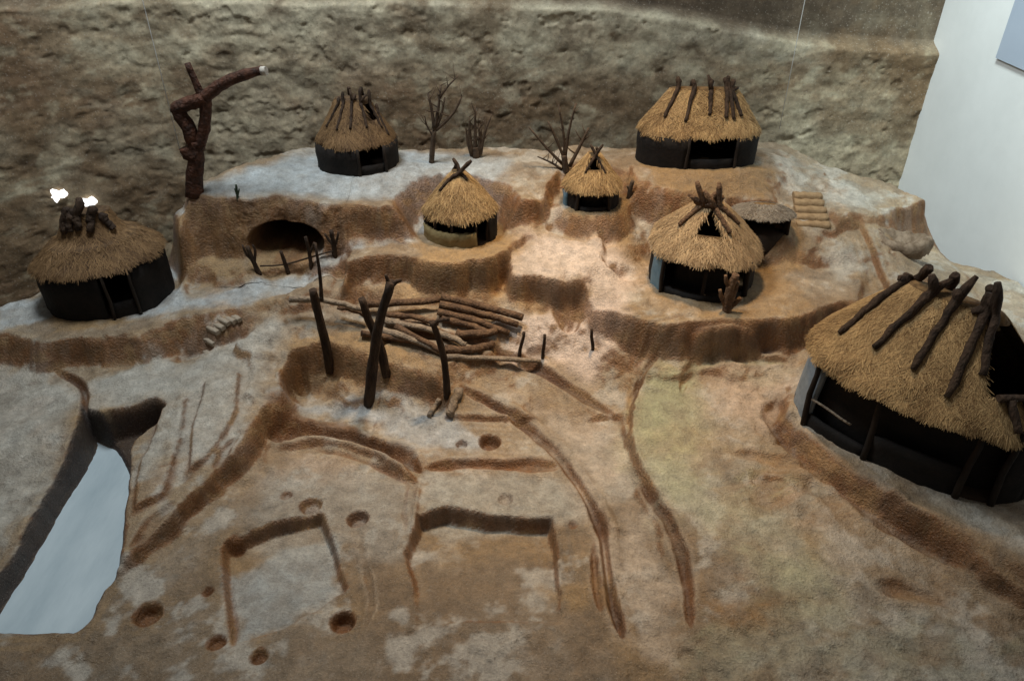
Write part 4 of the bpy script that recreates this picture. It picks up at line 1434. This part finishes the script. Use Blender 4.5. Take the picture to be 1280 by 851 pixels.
upright('post', 'dark post with thin upright branch at the left end of the log pile', 'post', (413, 461), [(405, 420), (396, 385), (391, 362)], 6.2, MAT_DARKWOOD,
        branches=[([(402, 376, -.01), (400, 345), (394, 304, .01)], 2.4, 1.6)])
upright('post', 'tall dark leaning post with forked tip in front of the log pile', 'post', (460, 502), [(466, 455), (474, 405), (489, 352)], 7.0, MAT_DARKWOOD,
        branches=[([(487, 360), (494, 353), (502, 350)], 3.4, 2.2), ([(488, 362), (485, 352), (482, 343)], 2.8, 1.6)])
upright('post', 'shorter dark post crossing behind the forked leaning post', 'post', (483, 466), [(474, 430), (461, 400), (452, 373)], 6.0, MAT_DARKWOOD)
upright('post', 'slim dark post with short arm at the right end of the log pile', 'post', (559, 493), [(556, 455), (549, 425), (540, 402)], 4.6, MAT_DARKWOOD,
        branches=[([(541, 406), (550, 400), (562, 399)], 3.4, 2.0), ([(541, 406), (537, 402)], 3.0, 2.0)])
for bx_, by_, tx, ty, lb in ((649, 444, 655, 415, 'small dark stake at the tip of the long pale log'), (678, 448, 681, 418, 'small dark stake just right of the long pale log'),
                             (741, 437, 740, 411, 'small dark stake standing alone on pink ground right of the logs')):
    upright('stake', lb, 'stake', (bx_, by_), [(tx, ty)], 2.4, MAT_DARKWOOD, 'small stakes by the log pile')

LOGS = [((363, 374, .075), (405, 375, .085), (456, 387, .07), 4.0, MAT_PALELOG, 'pale horizontal pole resting on the left post'),
        ((455, 380, .035), (505, 378, .04), (551, 374, .04), 5.0, MAT_LOG, 'reddish-brown log along the back of the pile'),
        ((552, 371, .050), (600, 382, .05), (654, 397, .04), 5.2, MAT_LOG, 'topmost log of the right-hand bundle'),
        ((550, 380, .042), (600, 392, .04), (648, 406, .03), 4.8, MAT_LOG, 'second log down in the right-hand bundle'),
        ((547, 389, .030), (590, 400, .03), (637, 417, .015), 4.8, MAT_LOG, 'third log down in the right-hand bundle'),
        ((553, 398, .020), (585, 406, .02), (614, 417, .012), 4.6, MAT_LOG, 'lowest log of the right-hand bundle'),
        ((570, 418, .022), (597, 418, .022), (621, 414, .02), 5.6, MAT_LOG, 'short thick log below the right-hand bundle'),
        ((556, 437, .012), (590, 437, .012), (618, 429, .012), 5.4, MAT_LOG, 'bent thick log just above the long pale log'),
        ((478, 393, .034), (515, 396, .035), (549, 404, .03), 4.0, MAT_LOG, 'thin brown log behind the forked post, upper'),
        ((478, 400, .030), (515, 408, .03), (550, 416, .025), 4.6, MAT_PALELOG, 'pale thick log right of the forked post'),
        ((474, 412, .024), (515, 425, .024), (553, 441, .012), 4.4, MAT_PALELOG, 'pale slanting log at the front of the pile'),
        ((494, 408, .034), (525, 424, .03), (556, 440, .02), 4.0, MAT_LOG, 'brown slanting log lying over the pale ones'),
        ((452, 417, .016), (500, 424, .016), (545, 434, .012), 3.8, MAT_LOG, 'dark low log at the foot of the pile'),
        ((548, 416, .028), (565, 422, .025), (582, 431, .02), 4.6, MAT_PALELOG, 'short pale log in the middle of the pile'),
        ((424, 384, .045), (440, 388, .045), (460, 396, .035), 3.2, MAT_LOG, 'thin pole end sticking out left of the pile'),
        ((500, 402, .020), (540, 412, .02), (575, 424, .015), 4.2, MAT_LOG, 'half-hidden brown log deep in the pile'),
        ((556, 447, .008), (615, 448, .008), (676, 451, .008), 3.6, MAT_PALELOG, 'long straight pale log lying in front of the pile'),
        ((574, 486, .010), (568, 502, .01), (561, 520, .008), 6.0, MAT_PALELOG, 'short split log on the court floor beside the slim post'),
        ((549, 500, .006), (542, 510, .006), (536, 520, .006), 3.2, MAT_PALELOG, 'small split stick on the court floor')]
for a, m, b, r, mat, lb in LOGS:
    q = [G(*a), G(*m), G(*b)]
    c = q[1].copy()
    pts = smooth_line([x - c for x in q], 4)
    pts = [p + Vector((random.uniform(-1, 1), random.uniform(-1, 1), random.uniform(-1, 1))) * .0024 for p in pts]
    rr = px_r(c, r)
    rad = [rr * (1.05 - .25 * i / (len(pts) - 1)) * random.uniform(.94, 1.06) for i in range(len(pts))]
    v, f = tube_geo(pts, rad, 10, .16)
    o = mesh_obj('log', v, f, mat)
    o.location = c
    tag(o, lb, 'log', 'logs of the timber pile')

# fence of twiggy stakes at the cave
upright('fence_stake', 'twiggy dark fence stake left of the cave mouth', 'stake', (325, 343), [(316, 325), (309, 308)], 3.4, MAT_DARKWOOD, 'stakes of the cave fence',
        branches=[([(316, 325), (308, 318), (303, 306)], 2.0, 1.2), ([(318, 328), (319, 315), (316, 306)], 2.0, 1.2)])
upright('fence_stake', 'short dark fence stake below the cave mouth', 'stake', (361, 342), [(356, 328), (351, 314)], 2.8, MAT_DARKWOOD, 'stakes of the cave fence')
upright('fence_stake', 'forked fence stake below the right side of the cave mouth', 'stake', (389, 333), [(387, 318), (382, 296)], 2.8, MAT_DARKWOOD, 'stakes of the cave fence',
        branches=[([(387, 318), (390, 310), (393, 303)], 1.8, 1.2)])
upright('fence_stake', 'bushy dark fence stake right of the cave mouth', 'stake', (419, 320), [(417, 305), (414, 288)], 3.4, MAT_DARKWOOD, 'stakes of the cave fence',
        branches=[([(418, 308), (411, 300), (406, 292)], 2.2, 1.3), ([(418, 310), (421, 300), (423, 290)], 2.0, 1.2)])
q = [G(325, 333, .028), G(356, 331, .03), G(387, 322, .03), G(419, 313, .028)]
v, f = tube_geo(smooth_line(q, 4), [.0032] * 13, 7)
tag(mesh_obj('fence_rail', v, f, MAT_DARKWOOD), 'thin dark rail tied along the cave fence stakes', 'rail')

# ------------------------------------------------------------------ trees and bushes
upright('tree', 'thick gnarled reddish dead tree with looped trunk on the plateau corner', 'tree', (242, 241), [(243, 214), (246, 192), (243, 176)], 11, MAT_REDWOOD,
        branches=[([(241, 178), (236, 160), (226, 145), (222, 136), (231, 131), (244, 127), (256, 121)], 8.6, 8.2),
                  ([(249, 184), (254, 166), (257, 148), (257, 130), (255, 120)], 7.6, 6.6),
                  ([(252, 126), (264, 115), (278, 105), (298, 96), (324, 89), (330, 89)], 7.6, 5.0),
                  ([(252, 122), (244, 102), (234, 79)], 5.0, 3.4),
                  ([(246, 196), (236, 191), (231, 184)], 11.0, 8.0)])
bt = G(242, 241)
c_ = Vector(PY(330, 89, bt.y - .012))
v, f = tube_geo([c_ + Vector((-.008, 0, 0)), c_ + Vector((.009, -.003, .002))], [px_r(c_, 5.2)] * 2, 9)
ce = mesh_obj('cut_end', v, f, MAT_CUT)
tr = [o for o in COL.objects if o.get('category') == 'tree'][0]
ce.data.transform(Matrix.Translation(-tr.location))
ce.parent = tr
upright('tree', 'slender bare tree with upswept branches on the back plateau', 'tree', (539, 203), [(541, 182), (543, 162)], 3.6, MAT_TWIG,
        branches=[([(543, 164), (540, 140), (535, 117)], 2.6, 1.2), ([(543, 164), (548, 135), (551, 107)], 2.6, 1.0), ([(550, 122), (560, 108, .01), (573, 95, .02)], 1.6, .8),
                  ([(546, 158), (552, 142), (556, 122)], 2.2, 1.0), ([(545, 163), (559, 150), (569, 138), (577, 121)], 2.3, 1.0),
                  ([(541, 170), (534, 158), (531, 146)], 1.2, .7), ([(550, 128), (546, 116)], 1.1, .7)], fine=(26, .055))
upright('bush', 'low stubby bare bush with dark clumped base behind the small conical hut', 'bush', (595, 196), [(595, 190), (594, 184)], 5.5, MAT_TWIG,
        branches=[([(594, 194), (594, 160), (594, 133)], 3.0, .8), ([(590, 194), (587, 168), (587, 146)], 3.0, .8), ([(600, 194), (606, 166), (615, 143)], 2.6, .7),
                  ([(590, 195), (584, 174), (583, 160)], 2.6, .7), ([(598, 195), (600, 172), (598, 158)], 3.0, .8)], fine=(20, .05))
upright('bush', 'spreading leafless twig bush behind the little gabled hut', 'bush', (708, 214), [(706, 203), (705, 194)], 4.6, MAT_TWIG,
        branches=[([(704, 206), (684, 186), (661, 159)], 2.2, 1.0), ([(706, 200), (696, 176), (685, 152)], 2.2, 1.1), ([(706, 200), (704, 165), (698, 131)], 2.0, 1.0),
                  ([(706, 200), (711, 165), (720, 129)], 2.3, 1.1), ([(712, 208), (724, 185), (736, 160)], 2.6, 1.5), ([(702, 212), (690, 204), (672, 196)], 1.8, .8)], fine=(14, .05))
upright('stump', 'tiny dark twisted twig at the right wall of the little gabled hut', 'stump', (786, 246), [(788, 236), (791, 226)], 3.2, MAT_TWIG,
        branches=[([(788, 238), (784, 232)], 2.0, 1.2)])
upright('grass_tuft', 'tiny dark green tuft at the edge of the cave cliff', 'plant', (297, 248), [(296, 240), (295, 231)], 1.8, mottled('dark_green_tuft', (.02, .035, .02), (.05, .07, .04), 40),
        branches=[([(297, 246), (293, 236)], 1.4, .7), ([(297, 246), (299, 236)], 1.4, .7)])
upright('stump', 'gnarled pale-streaked root stump leaning at the vented hut doorway', 'stump', (909, 389), [(910, 375), (913, 360), (920, 343)], 6.5, MAT_LOG,
        branches=[([(911, 378), (917, 366), (922, 352)], 5.0, 3.0), ([(908, 382), (902, 372), (900, 362)], 3.5, 2.0), ([(914, 362), (908, 352), (907, 344)], 3.2, 2.0),
                  ([(912, 384), (920, 378), (926, 372)], 4.0, 2.5)])


# ------------------------------------------------------------------ stairs, stone ring, strings
def rough_slab(name, L, W, H, mat, parent, loc, rot):
    nx = 8
    V, F = [], []
    for i in range(nx + 1):
        x = -L / 2 + L * i / nx
        for (y, z) in ((-W / 2, 0), (-W / 2 * .95, H * .8), (-W / 2 * .6, H), (W / 2 * .6, H), (W / 2, H * .8), (W / 2, 0)):
            V.append((x + random.uniform(-1, 1) * L * .01, y + random.uniform(-1, 1) * W * .06, z + random.uniform(-1, 1) * H * .06))
    for i in range(nx):
        for k in range(6):
            F.append((i * 6 + k, i * 6 + (k + 1) % 6, (i + 1) * 6 + (k + 1) % 6, (i + 1) * 6 + k))
    F += [tuple(range(5, -1, -1)), tuple(nx * 6 + k for k in range(6))]
    o = mesh_obj(name, V, F, mat, parent)
    o.location = loc
    o.rotation_euler = rot
    return o


a, b = P(1015, 283, .337), P(1004, 247, .395)
st = empty('stairs', a, math.radians(-6))
tag(st, 'flight of five tan clay steps right of the half-buried shelter', 'stairs')
for k in range(5):
    u = k / 4
    p = Vector(a).lerp(Vector(b), u) - Vector(a)
    rough_slab('step', .122 - .005 * k, .040, .030, MAT_TAN, st, (p.x, p.y, p.z - .012), (0, 0, random.uniform(-.05, .05)))
a, b = G(258, 440), G(294, 397)
s2 = empty('stairs', a, 0)
tag(s2, 'narrow worn steps climbing the bank right of the left hut', 'stairs')
for k in range(7):
    p = a.lerp(b, k / 6)
    zz = float(height_at(p.x, p.y))
    p = p - a
    rough_slab('step', .055, .018, .015, MAT_EARTH, s2, (p.x, p.y, zz - a.z - .009), (0, 0, math.radians(-38) + random.uniform(-.1, .1)))

# hollowed stone
c = G(1128, 312)
0 and print('STONE', c, [tuple(round(v, 3) for v in G(x, y)) for x, y in ((1139, 280), (1139, 320), (1180, 310), (1100, 300))])
c.y += .02
c.z = float(height_at(c.x, c.y))
V, F = [], []
prof = [(1.0, -.02), (1.08, .02), (1.05, .055), (.92, .072), (.74, .070), (.60, .050), (.48, .028), (.20, .020), (.0, .018)]
na = 40
rgs = np.random.default_rng(3)
for i in range(na):
    an = 2 * math.pi * i / na
    k = 1 + .06 * math.sin(2 * an + 1) + .03 * math.sin(5 * an) + rgs.normal(0, .035)
    for r, z in prof:
        V.append((r * k * .090 * math.cos(an), r * k * .070 * math.sin(an), z * .62 * (1 + .15 * math.sin(2 * an + 2)) + rgs.normal(0, .0035)))
n_ = len(prof)
for i in range(na):
    for j in range(n_ - 1):
        F.append((i * n_ + j, ((i + 1) % na) * n_ + j, ((i + 1) % na) * n_ + j + 1, i * n_ + j + 1))
o = mesh_obj('hollow_stone', V, F, MAT_STONE)
o.location = c
o.rotation_euler = (0, 0, math.radians(-12))
tag(o, 'rough hollowed stone basin on the slope next to the white wall', 'stone')

for px, py, y, lb in ((227, 196, 2.66, 'thin pale string hanging beside the gnarled tree'), (974, 163, 2.98, 'thin pale string hanging above the right end of the plateau')):
    p = PY(px, py, y)
    v, f = tube_geo([(p[0], p[1], p[2] + k * .35) for k in range(8)], [.0014] * 8, 6, .0)
    o = mesh_obj('string', v, f, MAT_STRING)
    tag(o, lb, 'string', 'strings hung from the ceiling')

# two glowing blobs added on the backdrop in place of lamp reflections
for px, py, w_, h_, an, lb in ((72, 243, 9, 6.5, .5, 'left of two glowing white blobs standing in for lamp reflections above the left hut'),
                               (112, 254, 8, 7.5, -.4, 'right of two glowing white blobs standing in for lamp reflections, behind the left hut poles')):
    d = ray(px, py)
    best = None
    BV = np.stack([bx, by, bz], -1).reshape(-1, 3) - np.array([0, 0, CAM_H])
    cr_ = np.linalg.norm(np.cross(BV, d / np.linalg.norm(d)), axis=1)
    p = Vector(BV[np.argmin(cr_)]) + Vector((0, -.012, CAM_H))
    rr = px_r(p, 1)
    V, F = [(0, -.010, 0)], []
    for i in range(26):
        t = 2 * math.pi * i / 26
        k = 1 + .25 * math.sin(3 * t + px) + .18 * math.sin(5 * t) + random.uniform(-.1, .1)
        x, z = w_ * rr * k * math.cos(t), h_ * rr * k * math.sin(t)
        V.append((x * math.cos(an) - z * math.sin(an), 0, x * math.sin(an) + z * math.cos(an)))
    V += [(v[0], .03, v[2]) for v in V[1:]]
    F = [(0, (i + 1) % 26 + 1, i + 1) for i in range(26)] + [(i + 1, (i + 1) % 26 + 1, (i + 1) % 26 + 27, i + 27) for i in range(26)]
    o = mesh_obj('reflection_blob', V, F, MAT_GLOW)
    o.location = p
    tag(o, lb, 'light', 'blobs imitating lamp reflections on the backdrop')
